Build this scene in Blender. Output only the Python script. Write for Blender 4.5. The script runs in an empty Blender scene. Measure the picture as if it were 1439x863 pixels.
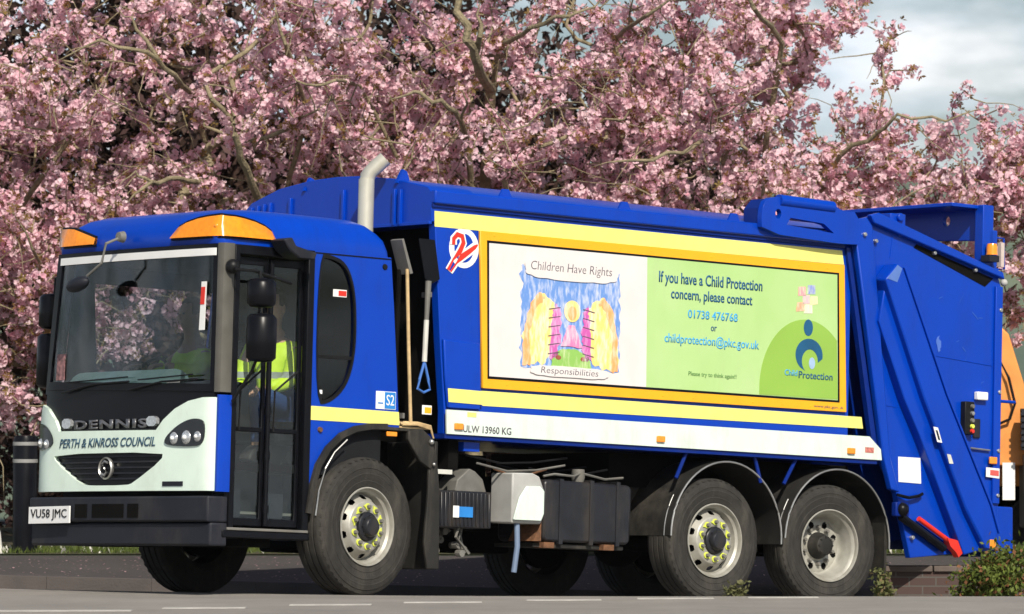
import bpy, bmesh, math, random
import numpy as np
from mathutils import Vector, Matrix
from mathutils.geometry import tessellate_polygon
R = math.radians
scene = bpy.context.scene
col = scene.collection
random.seed(7)

# ------------------------------------------------------------------ camera, world, sun, exposure
cam_d = bpy.data.cameras.new('camera'); cam = bpy.data.objects.new('camera', cam_d); col.objects.link(cam)
cam.location = (0, 0, 1.05); cam.rotation_euler = (R(90) + math.atan(208.5 / 6700), 0, 0)
cam_d.sensor_width = 36; cam_d.lens = 36 * 6700 / 1439
cam_d.clip_start = 0.5; cam_d.clip_end = 6000
cam_d.dof.use_dof = True; cam_d.dof.focus_distance = 37.5; cam_d.dof.aperture_fstop = 4.0
scene.camera = cam
SUN_AZ, SUN_EL = 16, 40          # azimuth: degrees to the right of straight behind the camera
sx, sy, sz = (math.sin(R(SUN_AZ)) * math.cos(R(SUN_EL)), -math.cos(R(SUN_AZ)) * math.cos(R(SUN_EL)), math.sin(R(SUN_EL)))
w = bpy.data.worlds.new('World'); scene.world = w; w.use_nodes = True
nt = w.node_tree; nt.nodes.clear(); N = nt.nodes.new; L = nt.links.new
out = N('ShaderNodeOutputWorld'); bg = N('ShaderNodeBackground')
sky = N('ShaderNodeTexSky'); sky.sky_type = 'NISHITA'; sky.sun_disc = False
sky.sun_elevation = R(SUN_EL); sky.sun_rotation = math.atan2(sx, sy); sky.air_density = 1.0; sky.dust_density = 1.5
bg.inputs['Strength'].default_value = 0.08
tc = N('ShaderNodeTexCoord'); mp = N('ShaderNodeMapping'); mp.inputs['Scale'].default_value = (14, 14, 46); mp.inputs['Location'].default_value = (1.3, .4, 2.1)
no = N('ShaderNodeTexNoise'); no.inputs['Scale'].default_value = 1.0; no.inputs['Detail'].default_value = 7; no.inputs['Roughness'].default_value = .55
rp = N('ShaderNodeValToRGB'); rp.color_ramp.elements[0].position = .36; rp.color_ramp.elements[1].position = .56
no2 = N('ShaderNodeTexNoise'); no2.inputs['Scale'].default_value = 1.7; no2.inputs['Detail'].default_value = 5
cr2 = N('ShaderNodeValToRGB'); cr2.color_ramp.elements[0].position = .35; cr2.color_ramp.elements[1].position = .65
cr2.color_ramp.elements[0].color = (8.6, 10.2, 12.0, 1); cr2.color_ramp.elements[1].color = (12.0, 12.3, 12.6, 1)
mx = N('ShaderNodeMixRGB')
L(tc.outputs['Generated'], mp.inputs['Vector']); L(mp.outputs[0], no.inputs['Vector']); L(mp.outputs[0], no2.inputs['Vector'])
L(no.outputs['Fac'], rp.inputs[0]); L(no2.outputs['Fac'], cr2.inputs[0])
sepz = N('ShaderNodeSeparateXYZ'); L(tc.outputs['Generated'], sepz.inputs[0]); mr = N('ShaderNodeMapRange'); mr.inputs['From Min'].default_value = .12; mr.inputs['From Max'].default_value = .4; mr.inputs['To Min'].default_value = 1; mr.inputs['To Max'].default_value = 0
L(sepz.outputs[2], mr.inputs['Value']); mulc = N('ShaderNodeMath'); mulc.operation = 'MULTIPLY'; L(rp.outputs[0], mulc.inputs[0]); L(mr.outputs[0], mulc.inputs[1]); L(mulc.outputs[0], mx.inputs['Fac'])
L(sky.outputs[0], mx.inputs['Color1']); L(cr2.outputs[0], mx.inputs['Color2'])
L(mx.outputs[0], bg.inputs['Color']); L(bg.outputs[0], out.inputs['Surface'])
sun_d = bpy.data.lights.new('sun', 'SUN'); sun_d.energy = 5.0; sun_d.angle = R(.5); sun_d.color = (1, .93, .82)
sun = bpy.data.objects.new('sun', sun_d); col.objects.link(sun)
sun.rotation_euler = Vector((sx, sy, sz)).to_track_quat('Z', 'Y').to_euler()
vs = scene.view_settings; vs.view_transform = 'Standard'; vs.look = 'None'; vs.exposure = 0.13; vs.gamma = 1; vs.use_curve_mapping = False
scene.cycles.max_bounces = 6; scene.cycles.transparent_max_bounces = 12; scene.cycles.volume_bounces = 0

# ------------------------------------------------------------------ materials
def mat(name, c, rough=.5, metal=0., var=.12, vscale=6., bump=0., bscale=60., coat=0., c2=None, spec=.5, dirt=None, emit=0., coord='Object'):
    m = bpy.data.materials.new(name); m.use_nodes = True
    t = m.node_tree; p = t.nodes['Principled BSDF']; n = t.nodes.new; l = t.links.new
    p.inputs['Roughness'].default_value = rough; p.inputs['Metallic'].default_value = metal
    p.inputs['Coat Weight'].default_value = coat; p.inputs['Coat Roughness'].default_value = .06
    p.inputs['Specular IOR Level'].default_value = spec
    tcn = n('ShaderNodeTexCoord'); nz = n('ShaderNodeTexNoise'); nz.inputs['Scale'].default_value = vscale; nz.inputs['Detail'].default_value = 6
    l(tcn.outputs[coord], nz.inputs['Vector'])
    rr = n('ShaderNodeValToRGB'); rr.color_ramp.elements[0].position = .3; rr.color_ramp.elements[1].position = .7
    d = c2 if c2 else tuple(max(0, v * (1 - 2 * var)) for v in c)
    rr.color_ramp.elements[0].color = (*d, 1); rr.color_ramp.elements[1].color = (*c, 1)
    l(nz.outputs['Fac'], rr.inputs[0]); src = rr.outputs[0]
    if dirt:
        dn = n('ShaderNodeTexNoise'); dn.inputs['Scale'].default_value = 2.3; dn.inputs['Detail'].default_value = 9; dn.inputs['Roughness'].default_value = .7
        dm = n('ShaderNodeMapping'); dm.inputs['Scale'].default_value = (2.2, 1, .6); l(tcn.outputs[coord], dm.inputs[0]); l(dm.outputs[0], dn.inputs['Vector'])
        dr = n('ShaderNodeValToRGB'); dr.color_ramp.elements[0].position = .5; dr.color_ramp.elements[1].position = .8
        dr.color_ramp.elements[1].color = (dirt[3],) * 3 + (1,); l(dn.outputs['Fac'], dr.inputs[0])
        mm = n('ShaderNodeMixRGB'); l(dr.outputs[0], mm.inputs[0]); l(src, mm.inputs[1]); mm.inputs[2].default_value = (*dirt[:3], 1); src = mm.outputs[0]
    l(src, p.inputs['Base Color'])
    rm = n('ShaderNodeMapRange'); rm.inputs['To Min'].default_value = max(.02, rough - .08); rm.inputs['To Max'].default_value = min(1, rough + .12)
    l(nz.outputs['Fac'], rm.inputs['Value']); l(rm.outputs[0], p.inputs['Roughness'])
    if bump:
        bn = n('ShaderNodeTexNoise'); bn.inputs['Scale'].default_value = bscale; bn.inputs['Detail'].default_value = 8; l(tcn.outputs[coord], bn.inputs['Vector'])
        b = n('ShaderNodeBump'); b.inputs['Strength'].default_value = bump; b.inputs['Distance'].default_value = .02; l(bn.outputs['Fac'], b.inputs['Height']); l(b.outputs[0], p.inputs['Normal'])
    if emit: p.inputs['Emission Color'].default_value = (*c, 1); p.inputs['Emission Strength'].default_value = emit
    return m

def glass(name, tint, refl=1.0, rough=.01):
    m = bpy.data.materials.new(name); m.use_nodes = True; t = m.node_tree; t.nodes.clear(); n = t.nodes.new; l = t.links.new
    o = n('ShaderNodeOutputMaterial'); tr = n('ShaderNodeBsdfTransparent'); tr.inputs[0].default_value = (*tint, 1)
    g = n('ShaderNodeBsdfGlossy'); g.inputs['Roughness'].default_value = rough; g.inputs[0].default_value = (refl,) * 3 + (1,)
    f = n('ShaderNodeLayerWeight'); f.inputs[0].default_value = .5; pw = n('ShaderNodeMath'); pw.operation = 'POWER'; pw.inputs[1].default_value = 4.5; ma = n('ShaderNodeMath'); ma.operation = 'MULTIPLY_ADD'; ma.inputs[1].default_value = .8; ma.inputs[2].default_value = .03
    l(f.outputs['Facing'], pw.inputs[0]); l(pw.outputs[0], ma.inputs[0]); f = ma; x = n('ShaderNodeMixShader')
    l(f.outputs[0], x.inputs[0]); l(tr.outputs[0], x.inputs[1]); l(g.outputs[0], x.inputs[2]); l(x.outputs[0], o.inputs[0])
    return m

def crayon(name, c, c2=(.82, .80, .78), cover=.62, scale=38):
    m = bpy.data.materials.new(name); m.use_nodes = True; t = m.node_tree; p = t.nodes['Principled BSDF']; n = t.nodes.new; l = t.links.new
    tcn = n('ShaderNodeTexCoord'); mpn = n('ShaderNodeMapping'); mpn.inputs['Rotation'].default_value = (0, R(35), 0); mpn.inputs['Scale'].default_value = (1, 1, .3)
    nz = n('ShaderNodeTexNoise'); nz.inputs['Scale'].default_value = scale; nz.inputs['Detail'].default_value = 5
    rr = n('ShaderNodeValToRGB'); rr.color_ramp.elements[0].position = cover - .14; rr.color_ramp.elements[1].position = cover + .14
    rr.color_ramp.elements[0].color = (*c, 1); rr.color_ramp.elements[1].color = (*c2, 1)
    l(tcn.outputs['Object'], mpn.inputs[0]); l(mpn.outputs[0], nz.inputs['Vector']); l(nz.outputs['Fac'], rr.inputs[0]); l(rr.outputs[0], p.inputs['Base Color'])
    p.inputs['Roughness'].default_value = .6
    return m

def foliage_mat(name, transl=.3, rough=.6):
    m = bpy.data.materials.new(name); m.use_nodes = True; t = m.node_tree; t.nodes.clear(); n = t.nodes.new; l = t.links.new
    o = n('ShaderNodeOutputMaterial'); a = n('ShaderNodeAttribute'); a.attribute_name = 'tone'
    d = n('ShaderNodeBsdfPrincipled'); d.inputs['Roughness'].default_value = rough; d.inputs['Specular IOR Level'].default_value = .2
    tr = n('ShaderNodeBsdfTranslucent'); x = n('ShaderNodeMixShader'); x.inputs[0].default_value = transl
    l(a.outputs['Color'], d.inputs['Base Color']); l(a.outputs['Color'], tr.inputs[0]); l(d.outputs[0], x.inputs[1]); l(tr.outputs[0], x.inputs[2]); l(x.outputs[0], o.inputs[0])
    return m

M = dict(
    blue=mat('blue_paint', (.0, .044, .41), .30, var=.05, vscale=2, coat=.10, spec=.22, bump=.14, bscale=3.2, dirt=(.006, .030, .25, .65)),
    blue_shade=mat('shaded_blue_paint', (.0, .018, .19), .4, var=.1, coat=.05, spec=.2, dirt=(.03, .04, .1, .4)),  # blue paint darkened; dimness of shaded struts and inner parts put in colour
    mint=mat('mint_paint', (.74, .88, .76), .35, var=.03, coat=.3, dirt=(.50, .55, .44, .5)),
    band=mat('white_band_paint', (.66, .77, .69), .45, var=.04, bump=.1, bscale=4, dirt=(.42, .40, .32, .6)),
    yellow=mat('yellow_reflective_tape', (.84, .80, .20), .45, var=.05, vscale=9, bump=.1, bscale=5, dirt=(.55, .50, .18, .5)),
    orange=mat('orange_panel_frame', (.90, .42, .01), .4, var=.04),
    amber=mat('amber_lens', (.95, .30, .01), .18, var=.1, coat=.6, vscale=30),
    white=mat('white_vinyl', (.80, .80, .78), .5, var=.03),
    paper=mat('poster_white', (.70, .66, .645), .5, var=.03, bump=.12, bscale=3, dirt=(.6, .56, .50, .4)),
    pgreen=mat('poster_pale_green', (.36, .57, .19), .5, var=.05, vscale=1.2, c2=(.44, .62, .27), bump=.12, bscale=3, dirt=(.36, .48, .22, .35)),
    pgreen2=mat('poster_leaf_green', (.27, .47, .07), .55, var=.06, vscale=2),
    navy=mat('dark_teal_ink', (.01, .10, .22), .5), cyan=mat('light_blue_ink', (.06, .40, .72), .5),
    ink=mat('pencil_ink', (.12, .10, .12), .6), red=mat('red_paint', (.72, .03, .015), .45, var=.1),
    black=mat('black_plastic', (.010, .010, .011), .42, spec=.2, var=.2, bump=.1, bscale=200),
    satin=mat('satin_black_paint', (.006, .0065, .009), .3, var=.2, spec=.14),
    bumper=mat('charcoal_bumper', (.018, .020, .028), .5, spec=.2, var=.15, dirt=(.07, .06, .05, .5), bump=.1, bscale=150),
    dark=mat('underbody_shade', (.006, .0055, .005), .9, spec=.1, var=.3),  # near-black underbody; the shade below and behind the cab is in the colour
    tyre=mat('tyre_rubber', (.034, .032, .029), .8, spec=.3, var=.18, vscale=14, bump=.3, bscale=90, dirt=(.11, .10, .08, .55)),
    rim=mat('silver_wheel_paint', (.42, .41, .36), .42, metal=.25, var=.12, vscale=12, dirt=(.20, .17, .12, .75)),
    nut=mat('yellow_nut_marker', (.72, .80, .10), .5), alu=mat('aluminium', (.55, .55, .53), .35, metal=.8, dirt=(.3, .28, .24, .5)),
    grey=mat('grey_plastic', (.42, .42, .40), .55, var=.12, dirt=(.24, .21, .17, .55)),
    gdark=mat('dirty_grey_metal', (.17, .165, .15), .6, var=.2, dirt=(.12, .10, .07, .6)),
    tank=mat('dark_fuel_tank', (.018, .019, .024), .35, spec=.35, var=.2, dirt=(.08, .062, .04, .6)),
    fender=mat('dusty_black_mudguard', (.024, .023, .021), .65, spec=.25, var=.2, dirt=(.10, .088, .07, .7)),
    pillar=mat('grey_brown_pillar', (.105, .10, .085), .5, var=.15),
    steel=mat('weathered_steel_pipe', (.62, .60, .50), .35, metal=.35, var=.1, dirt=(.4, .35, .22, .35)),
    rust=mat('rusty_steel', (.20, .09, .04), .85, var=.3, vscale=25, bump=.3),
    lens=mat('clear_lamp', (.62, .64, .66), .1, metal=.5, var=.2, vscale=60, coat=.8),
    lampdark=mat('smoked_lamp', (.018, .02, .024), .12, var=.2, spec=.25, coat=.15),
    wood=mat('pale_timber_handle', (.56, .40, .20), .6, var=.15, vscale=20),
    cablue=mat('dark_cab_trim', (.010, .011, .013), .7, spec=.2), dash=mat('pale_green_dashboard', (.30, .37, .32), .6),
    seat=mat('grey_seat_cloth', (.014, .014, .018), .9, spec=.1),
    vest=mat('hi_vis_yellow', (.52, .80, .02), .6, var=.08, vscale=10, bump=.4, bscale=14),
    silver=mat('reflective_tape', (.35, .37, .36), .4), skin=mat('skin', (.55, .30, .21), .55, var=.06, vscale=20), hair=mat('brown_hair', (.045, .025, .015), .8, bump=.5, bscale=90),
    jean=mat('blue_work_trousers', (.012, .05, .20), .85, bump=.3, bscale=30), boot=mat('black_boot', (.02, .018, .017), .6),
    white_dirty=mat('weathered_white', (.60, .60, .55), .6, var=.1), bluesign=mat('sign_blue', (.02, .22, .62), .5),
    glass=glass('cab_glass', (.90, .94, .92)), wglass=glass('tinted_windscreen', (.72, .79, .82)), bglass=glass('dark_side_glass', (.45, .50, .48)),
    bark=mat('cherry_bark', (.30, .245, .15), .85, var=.25, vscale=14, bump=.9, bscale=40, c2=(.15, .125, .07), coord='Object'),
    darkbark=mat('dark_bark', (.05, .04, .03), .9, var=.3, bump=.5, bscale=20),
    petal=foliage_mat('blossom_and_bronze_leaf', .48), leaf=foliage_mat('leaf', .25),
    brick=None)

# ------------------------------------------------------------------ mesh helpers
def me_obj(name, bm, m, parent=None, smooth=35, bevel=0., label=None):
    me = bpy.data.meshes.new(name)
    bmesh.ops.recalc_face_normals(bm, faces=bm.faces)
    bm.to_mesh(me); bm.free()
    for mm in (m if isinstance(m, (list, tuple)) else [m]): me.materials.append(mm)
    if smooth:
        me.shade_smooth(); me.set_sharp_from_angle(angle=R(smooth))
    o = bpy.data.objects.new(name, me); col.objects.link(o)
    if parent: o.parent = parent
    if bevel:
        b = o.modifiers.new('bevel', 'BEVEL'); b.width = bevel; b.segments = 2; b.limit_method = 'ANGLE'; b.angle_limit = R(40); b.harden_normals = False
    if label: o['label'] = label
    return o
def BM(): return bmesh.new()
def box(bm, x0, x1, y0, y1, z0, z1, mi=0):
    v = [bm.verts.new(p) for p in ((x0,y0,z0),(x1,y0,z0),(x1,y1,z0),(x0,y1,z0),(x0,y0,z1),(x1,y0,z1),(x1,y1,z1),(x0,y1,z1))]
    for f in ((3,2,1,0),(4,5,6,7),(0,1,5,4),(1,2,6,5),(2,3,7,6),(3,0,4,7)):
        bm.faces.new([v[i] for i in f]).material_index = mi
    return bm
def prism(bm, pts, a0, a1, axis='y', holes=(), mi=0):
    """pts in the plane across axis: 'y' -> (x,z), 'x' -> (y,z), 'z' -> (x,y); extruded a0..a1"""
    def P(p, a):
        return {'y': (p[0], a, p[1]), 'x': (a, p[0], p[1]), 'z': (p[0], p[1], a)}[axis]
    loops = [list(pts)] + [list(h) for h in holes]
    flat = [p for lp in loops for p in lp]
    tris = tessellate_polygon([[Vector((p[0], p[1], 0)) for p in lp] for lp in loops])
    A = [bm.verts.new(P(p, a0)) for p in flat]; B = [bm.verts.new(P(p, a1)) for p in flat]
    for t in tris:
        try:
            bm.faces.new([A[i] for i in t]).material_index = mi; bm.faces.new([B[i] for i in reversed(t)]).material_index = mi
        except ValueError: pass
    k = 0
    for lp in loops:
        n = len(lp)
        for i in range(n):
            j = (i + 1) % n; bm.faces.new((A[k+i], A[k+j], B[k+j], B[k+i])).material_index = mi
        k += n
    return bm
def lathe(bm, prof, axis='y', seg=64, c=(0,0,0), mi=0, hole=None):
    """prof: list of (r, a) ; hole(theta, k) -> True drops the face"""
    rings = []
    for r, a in prof:
        ring = []
        for i in range(seg):
            t = 2 * math.pi * i / seg
            if axis == 'y': p = (c[0] + r*math.cos(t), c[1] + a, c[2] + r*math.sin(t))
            elif axis == 'z': p = (c[0] + r*math.cos(t), c[1] + r*math.sin(t), c[2] + a)
            else: p = (c[0] + a, c[1] + r*math.cos(t), c[2] + r*math.sin(t))
            ring.append(bm.verts.new(p))
        rings.append(ring)
    for k in range(len(prof) - 1):
        for i in range(seg):
            if hole and hole(2*math.pi*(i+.5)/seg, k): continue
            j = (i + 1) % seg
            bm.faces.new((rings[k][i], rings[k][j], rings[k+1][j], rings[k+1][i])).material_index = mi
    if prof[0][0] > 1e-4 and prof[0][0] < .06: bm.faces.new(rings[0]).material_index = mi
    if prof[-1][0] > 1e-4 and prof[-1][0] < .06: bm.faces.new(rings[-1]).material_index = mi
    return bm
def tube(bm, pts, r, seg=10, mi=0, cap=True):
    pts = [Vector(p) for p in pts]; n = len(pts); rs = r if isinstance(r, (list, tuple)) else [r] * n
    rings = []; up = Vector((0, 0, 1))
    for i, p in enumerate(pts):
        d = (pts[min(i+1, n-1)] - pts[max(i-1, 0)]).normalized()
        a = d.cross(up if abs(d.z) < .93 else Vector((0, 1, 0))).normalized(); b = d.cross(a)
        rings.append([bm.verts.new(p + rs[i] * (math.cos(2*math.pi*k/seg) * a + math.sin(2*math.pi*k/seg) * b)) for k in range(seg)])
    for i in range(n - 1):
        for k in range(seg):
            j = (k + 1) % seg; bm.faces.new((rings[i][k], rings[i][j], rings[i+1][j], rings[i+1][k])).material_index = mi
    if cap: bm.faces.new(rings[0]).material_index = mi; bm.faces.new(rings[-1]).material_index = mi
    return bm
def band(bm, path, y0, y1, th, mi=0):
    """sheet following an (x,z) path, thickness th, from y0 to y1"""
    n = len(path); off = []
    for i in range(n):
        a = Vector(path[max(i-1,0)]); b = Vector(path[min(i+1,n-1)]); d = (b - a).normalized(); off.append((path[i][0] - d.y*th, path[i][1] + d.x*th))
    return prism(bm, list(path) + off[::-1], y0, y1, 'y', mi=mi)
def arc(cx, cz, r, a0, a1, n=24, rz=None):
    rz = rz or r
    return [(cx + r*math.cos(R(a0 + (a1-a0)*i/n)), cz + rz*math.sin(R(a0 + (a1-a0)*i/n))) for i in range(n+1)]
def ellipse(cx, cz, rx, rz, n=28): return [(cx + rx*math.cos(2*math.pi*i/n), cz + rz*math.sin(2*math.pi*i/n)) for i in range(n)]
def sphere(bm, c, r, sz_=1., seg=14, mi=0, sx_=1., sy_=1.):
    m = Matrix.Translation(c) @ Matrix.Diagonal((sx_, sy_, sz_, 1))
    res = bmesh.ops.create_uvsphere(bm, u_segments=seg, v_segments=seg//2 + 2, radius=r, matrix=m)
    for v in res['verts']:
        for f in v.link_faces: f.material_index = mi
    return bm
def curve_front(bm, fx, y0=0., y1=2.4, n=40):
    for i in range(1, n):
        y = y0 + (y1-y0)*i/n
        bmesh.ops.bisect_plane(bm, geom=bm.verts[:] + bm.edges[:] + bm.faces[:], plane_co=(0, y, 0), plane_no=(0, 1, 0))
    for v in bm.verts: v.co.x += fx(v.co.y)
    return bm
def smoothpoly(pts, it=2):
    for _ in range(it):
        q = []; n = len(pts)
        for i in range(n):
            a, b = pts[i], pts[(i+1) % n]; q += [(a[0]*.75+b[0]*.25, a[1]*.75+b[1]*.25), (a[0]*.25+b[0]*.75, a[1]*.25+b[1]*.75)]
        pts = q
    return pts
def text(name, s, x0, x1, z0, z1, m, parent, plane='side', off=0., th=.002, bold=0., shear=0., space=1.0, fx=None, align='LEFT'):
    """lettering fitted to a box: plane 'side' -> x,z on plane y=off ; 'front' -> y (x0 is the left end, larger y), z on plane x=off"""
    cu = bpy.data.curves.new(name, 'FONT'); cu.body = s; cu.size = 1; cu.offset = bold; cu.shear = shear; cu.space_character = space; cu.resolution_u = 3
    tmp = bpy.data.objects.new('tmp', cu); col.objects.link(tmp)
    me = bpy.data.meshes.new_from_object(tmp.evaluated_get(bpy.context.evaluated_depsgraph_get()))
    bpy.data.objects.remove(tmp); bpy.data.curves.remove(cu)
    bm = BM(); bm.from_mesh(me); bpy.data.meshes.remove(me)
    r = bmesh.ops.extrude_face_region(bm, geom=bm.faces[:])
    for v in [g for g in r['geom'] if isinstance(g, bmesh.types.BMVert)]: v.co.z += 1
    xs = [v.co.x for v in bm.verts]; ys = [v.co.y for v in bm.verts]; a, b, c, d = min(xs), max(xs), min(ys), max(ys)
    if plane == 'front' and fx: 
        for i in range(1, 12):
            bmesh.ops.bisect_plane(bm, geom=bm.verts[:] + bm.edges[:] + bm.faces[:], plane_co=(a+(b-a)*i/12, 0, 0), plane_no=(1, 0, 0))
    for v in bm.verts:
        u = x0 + (v.co.x - a) / (b - a) * (x1 - x0); z = z0 + (v.co.y - c) / (d - c) * (z1 - z0); h = v.co.z * th
        v.co = (u, off - h, z) if plane == 'side' else (off - h + (fx(u) if fx else 0), u, z)
    return me_obj(name, bm, m, parent, smooth=0)
def tag(o, label=None, cat=None, group=None, kind=None):
    for k, v in (('label', label), ('category', cat), ('group', group), ('kind', kind)):
        if v: o[k] = v
    return o
def empty(name, loc=(0,0,0), rz=0):
    o = bpy.data.objects.new(name, None); col.objects.link(o); o.location = loc; o.rotation_euler = (0, 0, rz); o.empty_display_size = .2
    return o
def copy_tree(o, parent=None):
    c = o.copy(); col.objects.link(c)
    if parent: c.parent = parent
    for ch in list(o.children): copy_tree(ch, c)
    return c

# ------------------------------------------------------------------ the setting
TX = Vector((0.75476, 0.65456, -0.04351)); TZ = Vector((0.02476, 0.03785, 0.99898)); TZ.normalize()
TX = (TX - TX.dot(TZ) * TZ).normalized(); TY = TZ.cross(TX)
TO = Vector((-2.2014, 35.0870, 0.0509))
def truck_plane(x, y): return TO.z - (TZ.x*(x-TO.x) + TZ.y*(y-TO.y)) / TZ.z
def ground_z(x, y):
    near = .012
    tp = np.maximum(truck_plane(x, y), -.55)
    k = .012; h = np.clip(.5 + .5*(near - tp)/k, 0, 1); g = near*(1-h) + tp*h - k*h*(1-h)
    s = np.clip((y - 35.15)/.9, 0, 1); s = s*s*(3-2*s)
    return near*(1-s) + g*s
def grid_obj(name, xs, ys, zf, m, label=None):
    X, Y = np.meshgrid(xs, ys); Z = zf(X, Y); nx, ny = len(xs), len(ys)
    v = np.stack([X, Y, Z], -1).reshape(-1, 3)
    f = [(j*nx+i, j*nx+i+1, (j+1)*nx+i+1, (j+1)*nx+i) for j in range(ny-1) for i in range(nx-1)]
    me = bpy.data.meshes.new(name); me.from_pydata(v.tolist(), [], f); me.materials.append(m); me.shade_smooth()
    o = bpy.data.objects.new(name, me); col.objects.link(o); o['kind'] = 'structure'
    return o
def asphalt(name, c, c2):
    m = mat(name, c, .85, var=.2, vscale=1.1, c2=c2, bump=.8, bscale=130, dirt=(c[0]*.6, c[1]*.6, c[2]*.6, .5))
    return m
road_m = asphalt('worn_asphalt', (.31, .285, .255), (.235, .218, .196))
pav_m = asphalt('pavement_asphalt', (.075, .066, .062), (.05, .045, .042))
xs = np.unique(np.concatenate([np.linspace(-120, -12, 30), np.linspace(-12, 12, 121), np.linspace(12, 120, 30)]))
grid_obj('road', xs, np.concatenate([np.linspace(-30, 30, 20), np.linspace(31, 34.6, 8), np.linspace(34.8, 41, 63)]), ground_z, road_m)
def kz(x): return ground_z(x, np.full_like(x, 40.99, dtype=float))
def pav_z(x, y):
    t = np.clip((y-41.15)/2.8, 0, 1); b = kz(x) + .135
    far = .13 + 0*x
    return b*(1-t) + np.maximum(far, b)*t
kb = BM(); kx = -40.
while kx < 40:                                   # kerb stones, joint by joint
    z0, z1 = float(kz(np.array([kx]))[0]), float(kz(np.array([kx+.9]))[0])
    a = [kb.verts.new(p) for p in ((kx,41,z0-.2),(kx+.8998,41,z1-.2),(kx+.8998,41.14,z1-.2),(kx,41.14,z0-.2),(kx,41.015,z0+.14),(kx+.8998,41.015,z1+.14),(kx+.8998,41.14,z1+.14),(kx,41.14,z0+.14))]
    for f in ((3,2,1,0),(4,5,6,7),(0,1,5,4),(1,2,6,5),(2,3,7,6),(3,0,4,7)): kb.faces.new([a[i] for i in f])
    kx += .9
o = me_obj('kerb', kb, mat('kerb_stone', (.085, .072, .066), .85, var=.2, vscale=3, bump=.3, c2=(.05, .043, .04)), bevel=.006); o['kind'] = 'structure'
grid_obj('pavement', xs, np.linspace(41.135, 43.95, 12), pav_z, pav_m)
ground_m = mat('soil_and_grass', (.055, .07, .025), .95, var=.3, vscale=2, c2=(.05, .035, .02), bump=.5, bscale=30)
def far_z(x, y):
    t = np.clip((y-44)/6, 0, 1); r = np.clip((y-300)/600, 0, 1); r = r*r*(3-2*r)
    lump = 1 + .06*np.sin(x/70+1) + .05*np.sin(x/31.) + .03*np.sin(x/13.+2)
    return 0*x + .13 + .12*t + 48*r*lump*np.clip(1.04 - np.abs(x-150)/4000, .5, 1)
hill_m = mat('hill_fields_and_woods', (.16, .19, .11), .95, var=.3, vscale=.02, c2=(.05, .085, .06), dirt=(.03, .055, .04, .95), coord='Object')
grid_obj('ground', np.unique(np.concatenate([np.linspace(-1500, -60, 40), np.linspace(-60, 60, 25), np.linspace(60, 1500, 60)])), np.concatenate([np.linspace(43.9, 60, 12), np.linspace(70, 290, 8), np.linspace(300, 900, 30), np.linspace(920, 1100, 6)]), far_z, hill_m)
grid_obj('verge', np.linspace(-60, 60, 100), np.linspace(43.93, 58, 20), lambda x, y: far_z(x, y) + .012, ground_m)
# ground behind the camera
grid_obj('rear_ground', np.linspace(-400, 400, 20), np.linspace(-400, -29.9, 10), lambda x, y: 0*x - .01, ground_m)
# give-way dashes painted on the near road
lm = mat('worn_road_paint', (.52, .50, .46), .8, var=.15, vscale=8, dirt=(.3, .28, .25, 1))
for i, (px0, px1, v) in enumerate([(-60,185,858.5),(230,345,854.5),(408,522,850),(568,677,846.5),(740,845,843.3),(895,1003,841.2),(1050,1150,839.8)]):
    b = BM(); d = 1.038*6700/(v-640)
    x0, x1 = (px0-719.5)/6700*d, (px1-719.5)/6700*d
    c = [b.verts.new((x, y, .016)) for x, y in ((x0, d-.11),(x1, d-.03),(x1, d+.17),(x0, d+.09))]; c2 = [b.verts.new((q.co.x, q.co.y, .0125)) for q in c]
    b.faces.new(c); b.faces.new(c2[::-1])
    for k in range(4): b.faces.new((c[k], c2[k], c2[(k+1)%4], c[(k+1)%4]))
    o = me_obj('road_marking', b, lm, smooth=0); o['kind'] = 'structure'

# ------------------------------------------------------------------ quads in bulk (foliage)
rng = np.random.default_rng(11)
def quads_obj(name, C, A, B, tone, m, parent=None):
    """each quad is a kite: C base, C+A+B side, C+2A tip..."""
    n = len(C); V = np.empty((n, 4, 3), np.float32)
    V[:, 0] = C; V[:, 1] = C + A*.55 + B*.5; V[:, 2] = C + A; V[:, 3] = C + A*.55 - B*.5
    me = bpy.data.meshes.new(name); me.vertices.add(n*4); me.vertices.foreach_set('co', V.ravel())
    me.loops.add(n*4); me.loops.foreach_set('vertex_index', np.arange(n*4, dtype=np.int32))
    me.polygons.add(n); me.polygons.foreach_set('loop_start', np.arange(0, n*4, 4, dtype=np.int32)); me.polygons.foreach_set('loop_total', np.full(n, 4, np.int32))
    at = me.color_attributes.new('tone', 'FLOAT_COLOR', 'POINT'); c4 = np.ones((n, 4, 4), np.float32); c4[:, :, :3] = tone[:, None, :]; at.data.foreach_set('color', c4.ravel())
    me.update(calc_edges=True); me.materials.append(m)
    o = bpy.data.objects.new(name, me); col.objects.link(o)
    if parent: o.parent = parent
    return o
def unit(v): return v / (np.linalg.norm(v, axis=-1, keepdims=True) + 1e-9)
def rnd(n): return unit(rng.normal(size=(n, 3)))
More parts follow.
